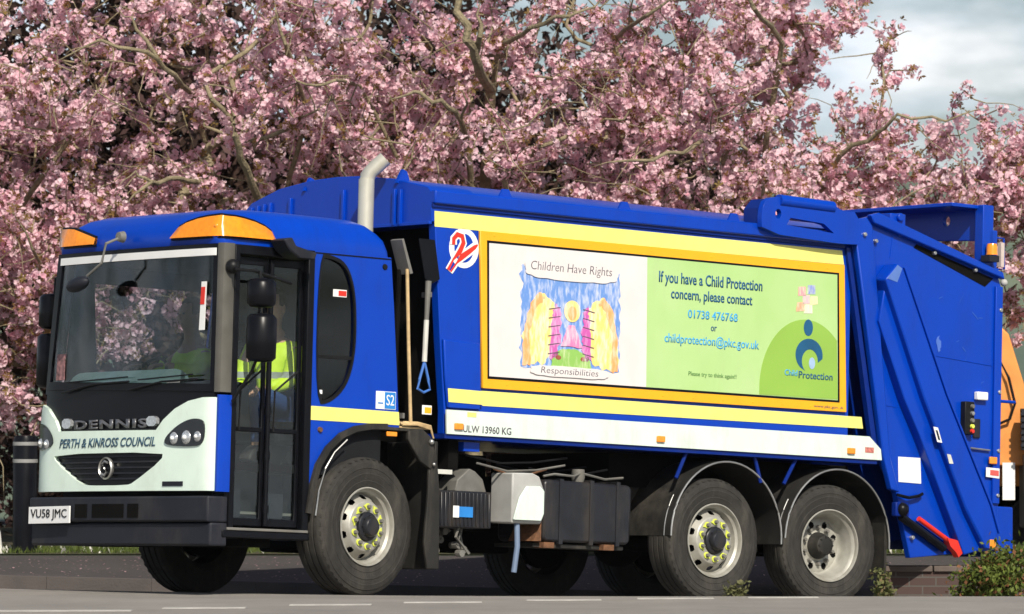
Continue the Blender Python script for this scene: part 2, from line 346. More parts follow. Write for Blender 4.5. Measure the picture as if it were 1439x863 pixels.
def blossoms(centres, axes, rad, per, leaf_frac=.16, size=.032):
    n = len(centres)
    c = np.repeat(centres, per, 0); ax = np.repeat(axes, per, 0); r = np.repeat(rad, per)
    d = rnd(n*per); pos = c + d * (r * rng.uniform(.6, 1.0, n*per))[:, None] + ax * (r * rng.uniform(-.9, .9, n*per))[:, None]
    outw = unit(d + .25*rnd(n*per)); pet = 5
    P = np.repeat(pos, pet, 0); O = np.repeat(outw, pet, 0); k = np.tile(np.arange(pet), n*per) * (2*np.pi/pet) + np.repeat(rng.uniform(0, 6.28, n*per), pet)
    u = unit(np.cross(O, np.array([.31, .52, .79]))); v = np.cross(O, u)
    side = u*np.cos(k)[:, None] + v*np.sin(k)[:, None]; tn = -u*np.sin(k)[:, None] + v*np.cos(k)[:, None]
    s = size * rng.uniform(.7, 1.25, len(P))[:, None]
    A = unit(side + O*rng.uniform(.05, .7, len(P))[:, None]) * s; B = unit(tn + .3*rnd(len(P))) * s * .95
    # tone per clump and blossom
    tc_ = np.repeat(rng.beta(2, 2, n), per*pet); tb = np.repeat(rng.uniform(0, 1, n*per), pet); t = (np.clip(.5*tc_ + .5*tb, 0, 1)**.75)[:, None]
    pale = np.array([.98, .82, .85]); deep = np.array([.76, .37, .47]); tone = deep*(1-t) + pale*t
    isl = np.repeat(rng.uniform(0, 1, n*per) < leaf_frac, pet)
    lf = np.array([.24, .10, .045])*(1-t) + np.array([.28, .22, .07])*t
    tone = np.where(isl[:, None], lf, tone); A = np.where(isl[:, None], A*1.5, A); B = np.where(isl[:, None], B*.8, B)
    return P, A, B, tone
def skeleton(base, fork, attractors, step=.22, bend=.45, seed=0):
    g = np.random.default_rng(seed)
    base = np.array(base, float); fork = np.array(fork, float)
    nodes = [base]; par = [-1]; ns = 6
    for i in range(1, ns+1):
        t = i/ns; nodes.append(base*(1-t) + fork*t + g.normal(size=3)*[.03, .03, 0]*(1 if i < ns else 0)); par.append(i-1)
    order = np.argsort(np.linalg.norm(attractors - fork, axis=1)); tips = []
    for ai in order:
        a = attractors[ai]; Nn = np.array(nodes[ns:]); d = np.linalg.norm(Nn - a, axis=1) + .25*np.maximum(0, Nn[:, 2]-a[2])
        j = int(np.argmin(d)) + ns; p0 = nodes[j]; dist = np.linalg.norm(a-p0)
        if dist < .12: tips.append(j); continue
        pd = nodes[j] - nodes[par[j]] if par[j] >= 0 else np.array([0, 0, 1.]); pd = pd/(np.linalg.norm(pd)+1e-9)
        p1 = p0 + pd*dist*bend + g.normal(size=3)*dist*.08; k = max(1, int(math.ceil(dist/step))); prev = j
        for q in range(1, k+1):
            t = q/k; p = (1-t)**2*p0 + 2*t*(1-t)*p1 + t*t*a
            if q < k: p = p + g.normal(size=3)*.018
            nodes.append(p); par.append(prev); prev = len(nodes)-1
        tips.append(prev)
    nodes = np.array(nodes); par = np.array(par); return nodes, par, np.array(tips)
def radii(nodes, par, tip_r, ex):
    acc = np.zeros(len(nodes)); has = np.zeros(len(nodes), bool)
    for i in range(len(nodes)-1, 0, -1):
        if acc[i] == 0: acc[i] = tip_r**ex
        acc[par[i]] += acc[i]
    return acc**(1/ex)
def tube_mesh(name, nodes, par, r, m, parent, seg=6, rmax=9):
    idx = np.arange(1, len(nodes)); a = nodes[par[idx]]; b = nodes[idx]; ra = np.minimum(r[par[idx]], r[idx]*1.25); rb = r[idx]
    d = unit(b-a); u = unit(np.cross(d, np.array([.21, .33, .92]))); v = np.cross(d, u); n = len(idx)
    b = b + d*rb[:, None]*.3
    th = np.arange(seg)*2*np.pi/seg; ring = np.cos(th)[None, :, None]*u[:, None, :] + np.sin(th)[None, :, None]*v[:, None, :]
    VA = a[:, None, :] + ring*ra[:, None, None]; VB = b[:, None, :] + ring*rb[:, None, None]; V = np.concatenate([VA, VB], 1).reshape(-1, 3)
    k = np.arange(seg); k2 = (k+1) % seg; f = np.stack([k, k2, k2+seg, k+seg], 1); F = (f[None] + (np.arange(n)*2*seg)[:, None, None]).reshape(-1, 4)
    me = bpy.data.meshes.new(name); me.from_pydata(V.tolist(), [], F.tolist()); me.materials.append(m); me.shade_smooth()
    o = bpy.data.objects.new(name, me); col.objects.link(o); o.parent = parent
    return o
def ell(c, r, n, clusters, spread):
    """attractors gathered in clusters inside an ellipsoid, more of them towards its shell"""
    d = rnd(clusters); q = d * (rng.uniform(.25, 1, clusters)**.5)[:, None] * np.array(r) + np.array(c)
    p = q[rng.integers(0, clusters, n)] + rng.normal(size=(n, 3))*spread
    return p
def cherry(base, fork, att, label, seed, tip_r=.007, ex=2.05, per=24, clump=(.045, .105), leaf_frac=.13, along=4, zmax=6.9, tw=170, boughs=()):
    root = empty('cherry_tree', base); tag(root, label, 'cherry tree', 'flowering cherry trees behind the truck')
    att = att[(att[:, 2] < zmax)]
    nodes, par, tips = skeleton(base, fork, att, seed=seed); r = radii(nodes, par, tip_r, ex)
    rel = nodes - np.array(base)
    tube_mesh('trunk', rel, par, r, M['bark'], root)
    cs, ax, rr = [], [], []
    for t in tips:
        i = t
        for k in range(along):
            if par[i] < 7: break
            d = nodes[i]-nodes[par[i]]
            cs.append(nodes[i] + rng.normal(size=3)*.05); ax.append(d/(np.linalg.norm(d)+1e-9)); rr.append(rng.uniform(*clump)*(1-.1*k)); i = par[i]
            if k and rng.uniform() < .35: break
    cs = np.array(cs) - np.array(base); ax = np.array(ax); rr = np.array(rr)
    P, A, B, tone = blossoms(cs, ax, rr, per, leaf_frac)
    quads_obj('crown', P, A, B, tone, M['petal'], root)
    # bare twigs reaching out through the front of the crown, and the big boughs
    g = np.random.default_rng(seed+50); b = BM()
    cand = np.where(nodes[:, 1] < base[1]-.8)[0]; cand = cand[cand > 8]
    for k in range(tw):
        i = int(g.choice(cand)); p = nodes[i] - np.array(base); d = np.array([g.normal(), -abs(g.normal())*.7, g.normal()*.8+.2]); d /= np.linalg.norm(d); ln = g.uniform(.35, .95); pts = [p]
        for q in range(5): d = d + g.normal(size=3)*.22 + np.array([0, 0, -.05]); d /= np.linalg.norm(d); pts.append(pts[-1] + d*ln/5)
        tube(b, [tuple(v) for v in pts], [.008, .007, .006, .005, .004, .002], 5)
    me_obj('twigs', b, M['bark'], root)['kind'] = 'stuff'
    f0 = Vector(fork)
    for path, r0, r1 in boughs:
        W_ = [Vector(((u-719.5)/6700*yy, yy, 1.05+(640-v)/6700*yy)) for u, v, yy in path]; W_ = [f0, f0.lerp(W_[0], .55) + Vector((0, .1, .12))] + W_ if len(path) > 2 and path[0][2] > 45.2 else W_
        P3 = [W_[0]]
        for a_, c_ in zip(W_, W_[1:]):
            for q in (1, 2, 3): P3.append(a_.lerp(c_, q/3) + Vector(g.normal(size=3)*.02)*(q < 3))
        n_ = len(P3); o = me_obj('bough', tube(BM(), [p_ - Vector(base) for p_ in P3], [(r0+(min(r1, .5*r0)-r0)*i/(n_-1))*.72*(1 if i < n_-3 else (.8, .55, .15)[i-n_+3]) for i in range(n_)], 9), M['bark'], root)
    return root

# ------------------------------------------------------------------ trees
cherry((-6.2, 46.9, .1), (-6.0, 46.6, 1.5), np.concatenate([ell((-5.6, 45.9, 3.7), (2.5, 1.9, 2.4), 520, 95, .22), ell((-5.0, 45.2, 2.6), (1.2, .8, 1.1), 150, 30, .18)]), 'cherry tree with pale pink blossom drooping low at the left edge beside the cab', 1, along=2, boughs=[([(120,160,45.4),(80,100,44.4),(40,60,43.9)], .05, .015), ([(60,420,45.3),(45,350,44.3),(15,290,44.0)], .045, .012)])
cherry((-2.75, 47.3, .1), (-2.55, 47.0, 2.0), ell((-2.6, 46.2, 4.3), (2.3, 2.0, 2.3), 600, 105, .22), 'cherry tree with dusky pink blossom and pale green branches rising behind the truck cab', 2, along=2, boughs=[
    ([(372,290,45.3),(345,235,44.6),(330,190,44.3),(322,150,44.4)], .075, .035), ([(300,255,45.3),(250,250,44.3),(212,255,43.9),(178,285,43.8)], .05, .022), ([(212,255,43.9),(190,240,43.8),(165,262,43.8)], .022, .012),
    ([(275,140,45.4),(245,105,44.4),(205,72,44.0),(140,55,43.9),(70,90,43.9)], .055, .015), ([(225,90,44.2),(190,40,44.1),(160,5,44.1)], .03, .015), ([(430,150,45.3),(400,60,44.3),(385,0,44.2)], .045, .02), ([(505,300,45.3),(480,240,44.4),(470,190,44.3)], .025, .010)])
cherry((-.3, 46.8, .1), (-.35, 46.6, 2.2), ell((-.1, 46.2, 4.4), (2.3, 2.0, 2.2), 600, 105, .22), 'cherry tree with thick forked limb and pink blossom above the front of the truck body', 3, along=2, boughs=[
    ([(690,125,45.3),(672,92,44.2),(655,55,43.9),(645,0,43.9),(640,-50,44)], .085, .045), ([(672,92,44.2),(674,50,43.9),(675,0,43.9)], .05, .035), ([(656,205,45.3),(648,170,44.3),(620,140,43.9),(582,128,43.9),(545,140,43.9)], .055, .018),
    ([(700,60,45.3),(745,38,44.2),(800,22,43.9),(850,-5,43.9)], .045, .02), ([(505,120,45.4),(470,112,44.2),(430,118,43.9),(400,95,43.9)], .035, .012), ([(648,170,44.3),(655,140,44.0),(640,112,43.9)], .02, .008)])
cherry((2.2, 47.6, .1), (2.3, 47.3, 2.1), np.concatenate([ell((2.1, 46.4, 4.1), (1.7, 1.7, 1.9), 500, 90, .20), ell((4.1, 46.2, 3.75), (1.5, .9, .68), 190, 40, .17), ell((5.2, 46.3, 3.65), (1.1, .8, .62), 120, 24, .17), ell((2.5, 45.9, 3.1), (1.8, .9, .7), 150, 34, .18)]), 'cherry tree with bright pink blossom and long sprays reaching right over the tailgate', 4, along=2, boughs=[
    ([(1020,180,45.4),(960,215,44.5),(890,225,44.0),(830,235,43.9)], .05, .012), ([(1100,60,45.4),(1060,10,44.4),(1040,-40,44.2)], .05, .03), ([(1180,220,45.6),(1235,185,45.2),(1262,160,45.0),(1330,170,45.0),(1400,150,45.1)], .045, .010), ([(860,60,45.4),(910,20,44.4),(960,-20,44.2)], .045, .02)])
cherry((7.4, 48.2, .1), (7.2, 48.0, 1.6), ell((6.7, 47.2, 2.7), (1.9, 1.3, 1.35), 300, 50, .22), 'cherry tree with sparse low blossom at the right edge beyond the tailgate', 5, along=2)

def leafy(name, root_label, cat, base, c, r, n, size, tones, trunk_r=.12, group=None, m=None, clusters=40, shell=.5, stem=True):
    root = empty(name, base); tag(root, root_label, cat, group)
    c = np.array(c, float)-np.array(base)
    q = rnd(clusters) * (rng.uniform(shell, 1, clusters))[:, None] * np.array(r)*.82 + c
    q[:, 2] = np.maximum(q[:, 2], .1)
    cl = rng.integers(0, clusters, n); P = q[cl] + rng.normal(size=(n, 3))*np.array(r)*.17
    P[:, 2] = np.maximum(P[:, 2], .01)
    A = unit(rng.normal(size=(n, 3)))*(size*rng.uniform(.6, 1.3, n))[:, None]; B = unit(np.cross(A, rnd(n)))*(size*.55*rng.uniform(.7, 1.2, n))[:, None]
    t = np.clip(.5*rng.uniform(0, 1, clusters)[cl] + .5*rng.uniform(0, 1, n), 0, 1)[:, None]
    tone = np.array(tones[0])*(1-t) + np.array(tones[1])*t
    if len(tones) > 2: tone = np.where(rng.uniform(0, 1, n)[:, None] < .18, np.array(tones[2]), tone)
    quads_obj('crown' if stem else 'foliage', P, A, B, tone, m or M['leaf'], root)
    b = BM(); k0 = q[rng.choice(clusters, min(clusters, 14), replace=False)]
    if stem:
        tube(b, [(0, 0, -.1), (.03, 0, c[2]*.3), (0, .02, c[2]*.7), tuple(c)], [trunk_r, trunk_r*.85, trunk_r*.6, trunk_r*.4], 10)
    for p in k0:
        s = Vector((0, 0, c[2]*rng.uniform(.3, .8))) if stem else Vector((rng.normal()*.08, rng.normal()*.05, 0)); e = Vector(p); mid = s.lerp(e, .5) + Vector((0, 0, .12*(e-s).length))
        tube(b, [s, mid, e], [trunk_r*.4, trunk_r*.25, trunk_r*.1], 6)
    me_obj('trunk' if stem else 'stems', b, M['darkbark'], root)
    return root
dk = [(.030, .018, .014), (.075, .045, .035), (.13, .075, .07)]  # backdrop leaf tones: the brown shade in the blossom gaps put into colour
for i, (x, h, lab) in enumerate([(-9.0, 3.6, 'backdrop tree with shade-dark leaves beyond the leftmost cherry tree'), (-6.3, 3.9, 'backdrop tree with shade-dark leaves filling the gap behind the cherry at the left edge'), (-3.6, 3.8, 'backdrop tree with shade-dark leaves behind the blossom above the truck cab'), (-1.0, 3.7, 'backdrop tree with shade-dark leaves behind the blossom above the exhaust pipe'), (1.3, 3.0, 'lower backdrop tree with shade-dark leaves behind the bright blossom over the truck body')]):
    leafy('backdrop_tree', lab, 'backdrop tree', (x, 52.5+.4*(i % 2), .2), (x, 52.5, h*.95), (2.1, 1.5, h), 26000, .15, dk, .2, 'backdrop trees with shade-dark leaves behind the cherries', clusters=90, shell=.3)
# hedge in deep shade under the crowns
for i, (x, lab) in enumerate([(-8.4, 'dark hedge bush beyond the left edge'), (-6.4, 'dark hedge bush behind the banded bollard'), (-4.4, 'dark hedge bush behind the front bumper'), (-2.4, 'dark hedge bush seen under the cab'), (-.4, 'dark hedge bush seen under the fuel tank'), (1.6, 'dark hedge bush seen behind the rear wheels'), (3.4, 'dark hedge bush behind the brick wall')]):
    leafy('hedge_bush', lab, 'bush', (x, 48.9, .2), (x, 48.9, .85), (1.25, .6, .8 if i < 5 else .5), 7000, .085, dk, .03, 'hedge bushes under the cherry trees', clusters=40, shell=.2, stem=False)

# ------------------------------------------------------------------ small things of the place
def bricks():
    m = bpy.data.materials.new('old_brick'); m.use_nodes = True; t = m.node_tree; p = t.nodes['Principled BSDF']; n = t.nodes.new; l = t.links.new
    tcn = n('ShaderNodeTexCoord'); mpn = n('ShaderNodeMapping'); mpn.inputs['Rotation'].default_value = (R(90), 0, 0); br = n('ShaderNodeTexBrick')
    br.inputs['Scale'].default_value = 1; br.inputs['Brick Width'].default_value = .225; br.inputs['Row Height'].default_value = .075; br.inputs['Mortar Size'].default_value = .006
    br.inputs['Color1'].default_value = (.075, .042, .034, 1); br.inputs['Color2'].default_value = (.05, .036, .032, 1); br.inputs['Mortar'].default_value = (.085, .078, .07, 1)
    l(tcn.outputs['Object'], mpn.inputs[0]); l(mpn.outputs[0], br.inputs['Vector']); l(br.outputs[0], p.inputs['Base Color']); p.inputs['Roughness'].default_value = .9
    b = n('ShaderNodeBump'); b.inputs['Strength'].default_value = .4; b.inputs['Distance'].default_value = .01; l(br.outputs['Fac'], b.inputs['Height']); b.invert = True; l(b.outputs[0], p.inputs['Normal'])
    return m
bw = empty('brick_wall', (3.12, 40.2, -.50)); tag(bw, 'low dark brick garden wall between the rear wheel and the green shrub', 'wall')
me_obj('wall', box(BM(), 0, 6, 0, .22, 0, .57), bricks(), bw)
b = BM(); x = -.02
while x < 6: box(b, x, x+.44, -.03, .25, .57, .62); x += .45
me_obj('coping', b, mat('coping_stone', (.13, .10, .085), .85, var=.2), bw, bevel=.008)
# black bollard with two white bands
bo = empty('bollard', (-4.52, 44.3, .12)); tag(bo, 'black cylindrical bollard with two white bands at the left edge by the pavement', 'bollard')
me_obj('post', lathe(BM(), [(.03, 1.12), (.10, 1.11), (.115, 1.06), (.115, .03), (.14, .02), (.14, 0)], 'z', 28), M['satin'], bo)
for z0 in (.86, 1.06-.02): me_obj('reflective_band', lathe(BM(), [(.1155, 0), (.1175, .002), (.1175, .032), (.1155, .034)], 'z', 28, (0, 0, z0 if z0 < 1 else 1.02)), mat('shaded_band', (.26, .26, .25), .6), bo)  # white bands greyed down: the shade they stand in is in the colour
st = tag(me_obj('marker_stone', lathe(BM(), [(.001, .26), (.03, .25), (.05, .2), (.065, .05), (.09, .02), (.09, -.05)], 'z', 14, (0, 0, 0)), M['white_dirty']), 'small pale marker stone at the foot of the bollard on the left', 'marker stone')
st.location = (-4.78, 44.15, .14)
# grass strip and daisies
n = 26000; P = np.stack([rng.uniform(-14, 9, n), rng.uniform(43.96, 45.3, n), np.zeros(n)+.14], -1); A = rng.normal(size=(n, 3))*[.02, .02, 0] + np.stack([np.zeros(n), np.zeros(n), rng.uniform(.03, .085, n)], -1)
B = unit(rng.normal(size=(n, 3))*[1, 1, .1])*.012; t = rng.uniform(0, 1, n)[:, None]; tone = np.array([.05, .08, .015])*(1-t) + np.array([.12, .15, .035])*t
fl = rng.uniform(0, 1, n) < .03; tone = np.where(fl[:, None], np.array([.7, .68, .62]), tone); B = np.where(fl[:, None], unit(B)*.035, B)
g = quads_obj('grass', P, A, B, tone, M['leaf']); g['kind'] = 'stuff'; g['label'] = 'strip of grass with daisies along the back of the pavement'; g['category'] = 'grass'
# fallen petals scattered on the pavement and road
n = 2600; P = np.stack([rng.uniform(-10, 9, n), 41.2 + 2.6*rng.uniform(0, 1, n), np.zeros(n)], -1); P[:, 2] = pav_z(P[:, 0], P[:, 1]) + .004
A = unit(rng.normal(size=(n, 3))*[1, 1, .15])*.03; B = unit(np.cross(A, [0, 0, 1.]))*.022
g = quads_obj('fallen_petals', P, A, B, np.tile([.62, .40, .42], (n, 1)).astype(float)*rng.uniform(.6, 1.1, (n, 1)), M['petal']); g['kind'] = 'stuff'; g['label'] = 'fallen pink petals on the pavement'; g['category'] = 'petals'

def shrub(loc, r, h, n, size, tones, lab, name='shrub', group=None):
    return leafy(name, lab, 'shrub' if name == 'shrub' else 'weed', loc, (loc[0], loc[1], loc[2]+h*.5), (r, r*.7, h*.55), n, size, tones, .012, group, clusters=30, shell=.2, stem=False)
shrub((3.92, 38.75, -.28), .44, .62, 5200, .050, [(.05, .075, .015), (.15, .19, .035), (.20, .09, .04)], 'green leafy shrub with reddish tips under the lower corner of the tailgate')
shrub((4.75, 39.3, -.28), .50, .74, 4200, .05, [(.06, .03, .025), (.14, .07, .05), (.06, .08, .02)], 'reddish bush at the bottom right edge beside the green shrub')
shrub((2.93, 37.6, -.19), .12, .36, 420, .05, [(.07, .09, .03), (.16, .16, .06), (.22, .17, .09)], 'tuft of weeds with a pale seed head just behind the rearmost wheel', 'weed_tuft', 'weed tufts at the road edge')
shrub((1.72, 36.55, -.10), .10, .2, 260, .04, [(.09, .1, .04), (.18, .17, .08)], 'small weed tuft at the foot between the two rear wheels', 'weed_tuft', 'weed tufts at the road edge')

# orange works machine at the right edge behind the truck
om = empty('loader_machine', (5.35, 46.2, .2)); tag(om, 'orange works machine with grey cabinet partly hidden behind the tailgate', 'machine')
orp = mat('faded_orange_paint', (.80, .30, .06), .5, var=.1, dirt=(.45, .2, .08, .4))
me_obj('boom', prism(BM(), [(-.72, 1.95), (-.63, 2.10), (-.55, 2.02), (-.30, 1.2), (-.25, .75), (-.75, .75), (-.78, 1.2)], -.15, .15), orp, om, bevel=.015)
me_obj('body', prism(BM(), [(-.75, .55), (-.75, 1.05), (-.2, 1.15), (.3, 1.5), (1.6, 1.5), (1.6, .55)], .2, 1.5), orp, om, bevel=.03)
me_obj('engine_cabinet', box(BM(), -.42, .5, -.35, .18, .15, .86), M['gdark'], om, bevel=.02)
b = BM(); box(b, -.46, .5, -.42, -.3, .9, 1.3)
for k in range(6): box(b, -.47, .5, -.44, -.43, .93+k*.06, .96+k*.06)
me_obj('radiator', b, M['bumper'], om, bevel=.006)
me_obj('notice', box(BM(), -.62, -.50, -.2, -.19, .42, .78), M['white'], om)
me_obj('hose', tube(BM(), [(-.66, -.2, 1.8), (-.56, -.22, 1.6), (-.50, -.22, 1.35), (-.55, -.22, 1.2), (-.66, -.2, 1.15)], .014, 8), M['black'], om)
for xx in (-.3, 1.0): 
    wq = me_obj('wheel', lathe(BM(), [(.001, -.02), (.2, -.02), (.22, 0), (.38, 0), (.42, .05), (.42, .25), (.38, .3), (.02, .3)], 'y', 36, (xx, .3, .22)), M['tyre'], om)
me_obj('chassis', box(BM(), -.7, 1.5, .3, 1.3, .3, .56), M['dark'], om)

# thin summer haze over the whole place
hz = box(BM(), -1520, 1520, -420, 1120, -1.6, 68); hm = bpy.data.materials.new('thin_haze'); hm.use_nodes = True; ht = hm.node_tree; ht.nodes.clear()
pv = ht.nodes.new('ShaderNodeVolumePrincipled'); pv.inputs['Color'].default_value = (.93, .96, 1.0, 1); pv.inputs['Density'].default_value = .00010; pv.inputs['Anisotropy'].default_value = .2
ho = ht.nodes.new('ShaderNodeOutputMaterial'); ht.links.new(pv.outputs[0], ho.inputs['Volume'])
ho_ = me_obj('haze', hz, hm, smooth=0); ho_['kind'] = 'stuff'

# ------------------------------------------------------------------ the refuse truck (local axes: x to the rear, y to the far side, z up)
tr = bpy.data.objects.new('refuse_truck', None); col.objects.link(tr)
tr.matrix_world = Matrix.Translation(TO) @ Matrix((TX, TY, TZ)).transposed().to_4x4()
tag(tr, 'blue refuse collection truck with mint nose and child protection advert on its side', 'refuse truck')
W = 2.34
def fx(y):                                  # plan curve of the cab front
    v = -.05 + .05*((y-1.15)/1.1)**2
    if y > 2.0: v += .09*((y-2.0)/.34)**2.5
    if y < .10: v += .05*((.10-y)/.10)**2
    return v
# --- chassis and underside
b = BM(); box(b, .25, 8.0, .62, .72, .72, .98); box(b, .25, 8.0, 1.62, 1.72, .72, .98)
for x in (1.0, 2.4, 3.4, 4.4, 5.7, 7.0): box(b, x, x+.12, .7, 1.64, .74, .95)
box(b, .3, 2.0, .45, 1.9, .60, 1.2); box(b, 2.25, 3.3, .8, 1.6, .55, 1.15); box(b, 3.3, 5.0, 1.0, 1.3, .6, .8)
for x in (1.45, 5.07, 6.37): tube(b, [(x, .3, .53), (x, 2.05, .53)], .09, 14)
sphere(b, (5.07, 1.17, .53), .22); sphere(b, (6.37, 1.17, .53), .2); box(b, 4.3, 7.2, .45, 1.9, .95, 1.22)
me_obj('chassis', b, M['dark'], tr)
b = BM(); box(b, 2.2, 3.2, 1.75, 2.3, .35, .95); box(b, 3.3, 4.4, 1.75, 2.3, .4, 1.0); me_obj('far_side_tank', b, M['dark'], tr, bevel=.03)
# pipes and valves hanging in the gap behind the front wheel
b = BM()
for k in range(9):
    x = 2.2 + rng.uniform(0, .45); z = rng.uniform(.34, .55); y = rng.uniform(.05, .5)
    tube(b, [(x, y, .6), (x+rng.uniform(-.06, .06), y, (z+.6)/2), (x+rng.uniform(-.1, .1), y-.03, z)], .012, 6); lathe(b, [(.001, 0), (.028, 0), (.028, .06), (.001, .06)], 'y', 10, (x, y-.03, z))
me_obj('air_line', b, M['gdark'], tr)

# --- wheels
def hole_test(n, r_rows, rad):
    def f(th, k):
        if k not in r_rows: return False
        rr = r_rows[k]; a = (th*n/(2*math.pi)) % 1.0 - .5
        return (a*2*math.pi/n*rr[0]/rad[0])**2 + (rr[1]/rad[1])**2 < 1
    return f
def tyre_mesh(r, wd):
    b = BM(); s = r - .52
    pr = [(.292,.05),(.293,.026),(.305,.014),(.33,.008),(.345,.004),(.35,.0065),(.40,-.002),(.405,.002),(.435+s*.5,.002),(.44+s*.5,-.001),(.475+s,.006),(.48+s,.012),(.505+s,.022),(.516+s,.036),(.52+s,.05)]
    y = .05
    for g in (.085, .145, .205):
        pr += [(.52+s, g-.008), (.508+s, g-.005), (.508+s, g+.005), (.52+s, g+.008)]
    pr += [(.52+s, wd-.05), (.505+s, wd-.02), (.44+s, wd), (.33, wd-.01), (.29, wd-.05)]
    lathe(b, pr, 'y', 96)
    for k in range(48):                                    # shoulder tread blocks
        a = 2*math.pi*k/48; c, s2 = math.cos(a), math.sin(a); rr = .517+s
        v = []
        for da, dr, yy in ((-.028,0,.012),(.028,0,.012),(.028,.006,.055),(-.028,.006,.055)):
            ca, sa = math.cos(a+da), math.sin(a+da); v.append(b.verts.new(((rr-.012+dr*2.6)*ca, yy, (rr-.012+dr*2.6)*sa)))
        b.faces.new(v)
    return b
def rim_out():
    pr = [(.300,.010),(.298,.002),(.290,.002),(.284,.012),(.280,.035),(.262,.05),(.256,.085),(.250,.10)]
    rows = 10; r0, y0, r1, y1 = .250, .10, .196, .026
    for k in range(1, rows+1): pr.append((r0+(r1-r0)*k/rows, y0+(y1-y0)*k/rows))
    st = 7; rr = {st+k: (r0+(r1-r0)*(k+.5)/rows, (k+.5)/rows-.5) for k in range(rows)}
    pr += [(.190,.017),(.182,.014),(.120,.012),(.112,.016),(.108,.03)]
    return lathe(BM(), pr, 'y', 200, hole=hole_test(10, rr, (.028, .34)))
def rim_deep():
    pr = [(.300,.010),(.298,.002),(.290,.002),(.284,.012),(.282,.03),(.266,.045),(.258,.06),(.256,.075),(.246,.09),(.238,.15),(.232,.17),(.222,.182)]
    rows = 10; r0, r1 = .222, .125
    for k in range(1, rows+1): pr.append((r0+(r1-r0)*k/rows, .182-.012*math.sin(k/rows*3.14)))
    rr = {11+k: (r0+(r1-r0)*(k+.5)/rows, (k+.5)/rows-.42) for k in range(rows)}
    pr += [(.118,.172),(.110,.165),(.105,.15)]
    return lathe(BM(), pr, 'y', 200, hole=hole_test(8, rr, (.027, .30)))
NUT = {}
def wheel(x, y, z, r, kind, steer, far=False):
    b = BM(); lathe(b, [(.05,.19),(.235,.19),(.235,.26),(.05,.26)], 'y', 40)
    root = me_obj('wheel', b, M['dark'], tr); root.location = (x, y, z); root.rotation_euler = (0, R(rng.uniform(0, 300)), R(steer) + (math.pi if far else 0)); root.rotation_mode = 'XYZ'
    root.rotation_euler = (0, 0, R(steer) + (math.pi if far else 0))
    me_obj('tyre', tyre_mesh(r, .30), M['tyre'], root, smooth=25)
    me_obj('rim', rim_out() if kind == 'out' else rim_deep(), M['rim'], root, smooth=40)
    off = 0 if kind == 'out' else .155
    b = BM()
    if kind == 'out': lathe(b, [(.110,.03),(.108,-.004),(.098,-.012),(.080,-.014),(.076,-.045),(.066,-.056),(.03,-.058),(.001,-.058)], 'y', 40)
    else: lathe(b, [(.112,.165),(.108,.145),(.098,.13),(.088,.10),(.082,.07),(.070,.06),(.05,.055),(.001,.055)], 'y', 40)
    for k in range(8):
        a = 2*math.pi*k/8; rr = .088 if kind == 'out' else .075; yy = -.022 if kind == 'out' else .052
        lathe(b, [(.001, yy), (.009, yy), (.009, yy+.03)], 'y', 6, (rr*math.cos(a)*.9, 0, rr*math.sin(a)*.9))
    me_obj('hub', b, M['tank'] if kind == 'out' else M['fender'], root)
    ny = (.012 if kind == 'out' else .170)
    if far: return root
    if 'nut' not in NUT:
        q = lathe(BM(), [(.001, -.034), (.013, -.034), (.0165, -.028), (.0165, -.008), (.021, -.004), (.021, 0)], 'y', 6); o = me_obj('wheel_nut', q, M['gdark']); NUT['nut'] = o.data; bpy.data.objects.remove(o)
        q = BM(); prism(q, ellipse(0, 0, .026, .026, 14), -.004, .005, 'y'); prism(q, [(-.015, .018), (.015, .018), (0, .046)], -.0035, .0045, 'y'); o = me_obj('nut_marker', q, M['nut'], smooth=0); NUT['mark'] = o.data; bpy.data.objects.remove(o)
    for k in range(10):
        a = 2*math.pi*(k+.5)/10; c, s = .150*math.cos(a), .150*math.sin(a)
        for nm_, key in (('wheel_nut', 'nut'), ('nut_marker', 'mark')):
            if key == 'mark' and kind != 'out': continue
            o = bpy.data.objects.new(nm_, NUT[key]); col.objects.link(o); o.parent = root; o.location = (c, ny - (.004 if key == 'mark' else 0), s); o.rotation_euler = (0, -a + rng.uniform(-.4, .4), 0)
    return root
wheel(1.45, -.01, .525, .525, 'out', 8.5)
wheel(5.07, .0, .535, .50, 'out', 0)
wheel(6.37, .0, .535, .50, 'deep', -6)
wheel(1.45, W, .525, .525, 'out', 8.5, True); wheel(5.07, W, .535, .50, 'out', 0, True); wheel(6.37, W, .535, .50, 'deep', -6, True)

# --- cab shell
win = smoothpoly([(.915,2.545),(1.03,2.545),(1.17,2.50),(1.255,2.34),(1.285,2.1),(1.28,1.80),(1.21,1.58),(1.06,1.45),(.915,1.43)], 2)
archw = [(.872,.62),(.90,.78),(.96,.96),(1.05,1.09),(1.17,1.19),(1.30,1.25),(1.45,1.275),(1.75,1.28)]
side_poly = archw + [(1.735,1.29),(1.70,1.7),(1.655,2.2),(1.615,2.575),(.872,2.575)]
b = BM(); prism(b, side_poly, .0, .05, 'y', holes=[win]); cab = me_obj('cab', b, M['blue'], tr)
b = BM(); prism(b, [(.40,.72),(1.70,.72),(1.735,1.29),(1.615,2.575),(.16,2.575),(.16,2.40),(.40,1.5)], 2.27, 2.31, 'y', holes=[[(.44,1.52),(1.50,1.52),(1.50,2.38),(.30,2.38)]])
box(b, 1.60, 1.64, .05, 2.27, 1.32, 2.57)

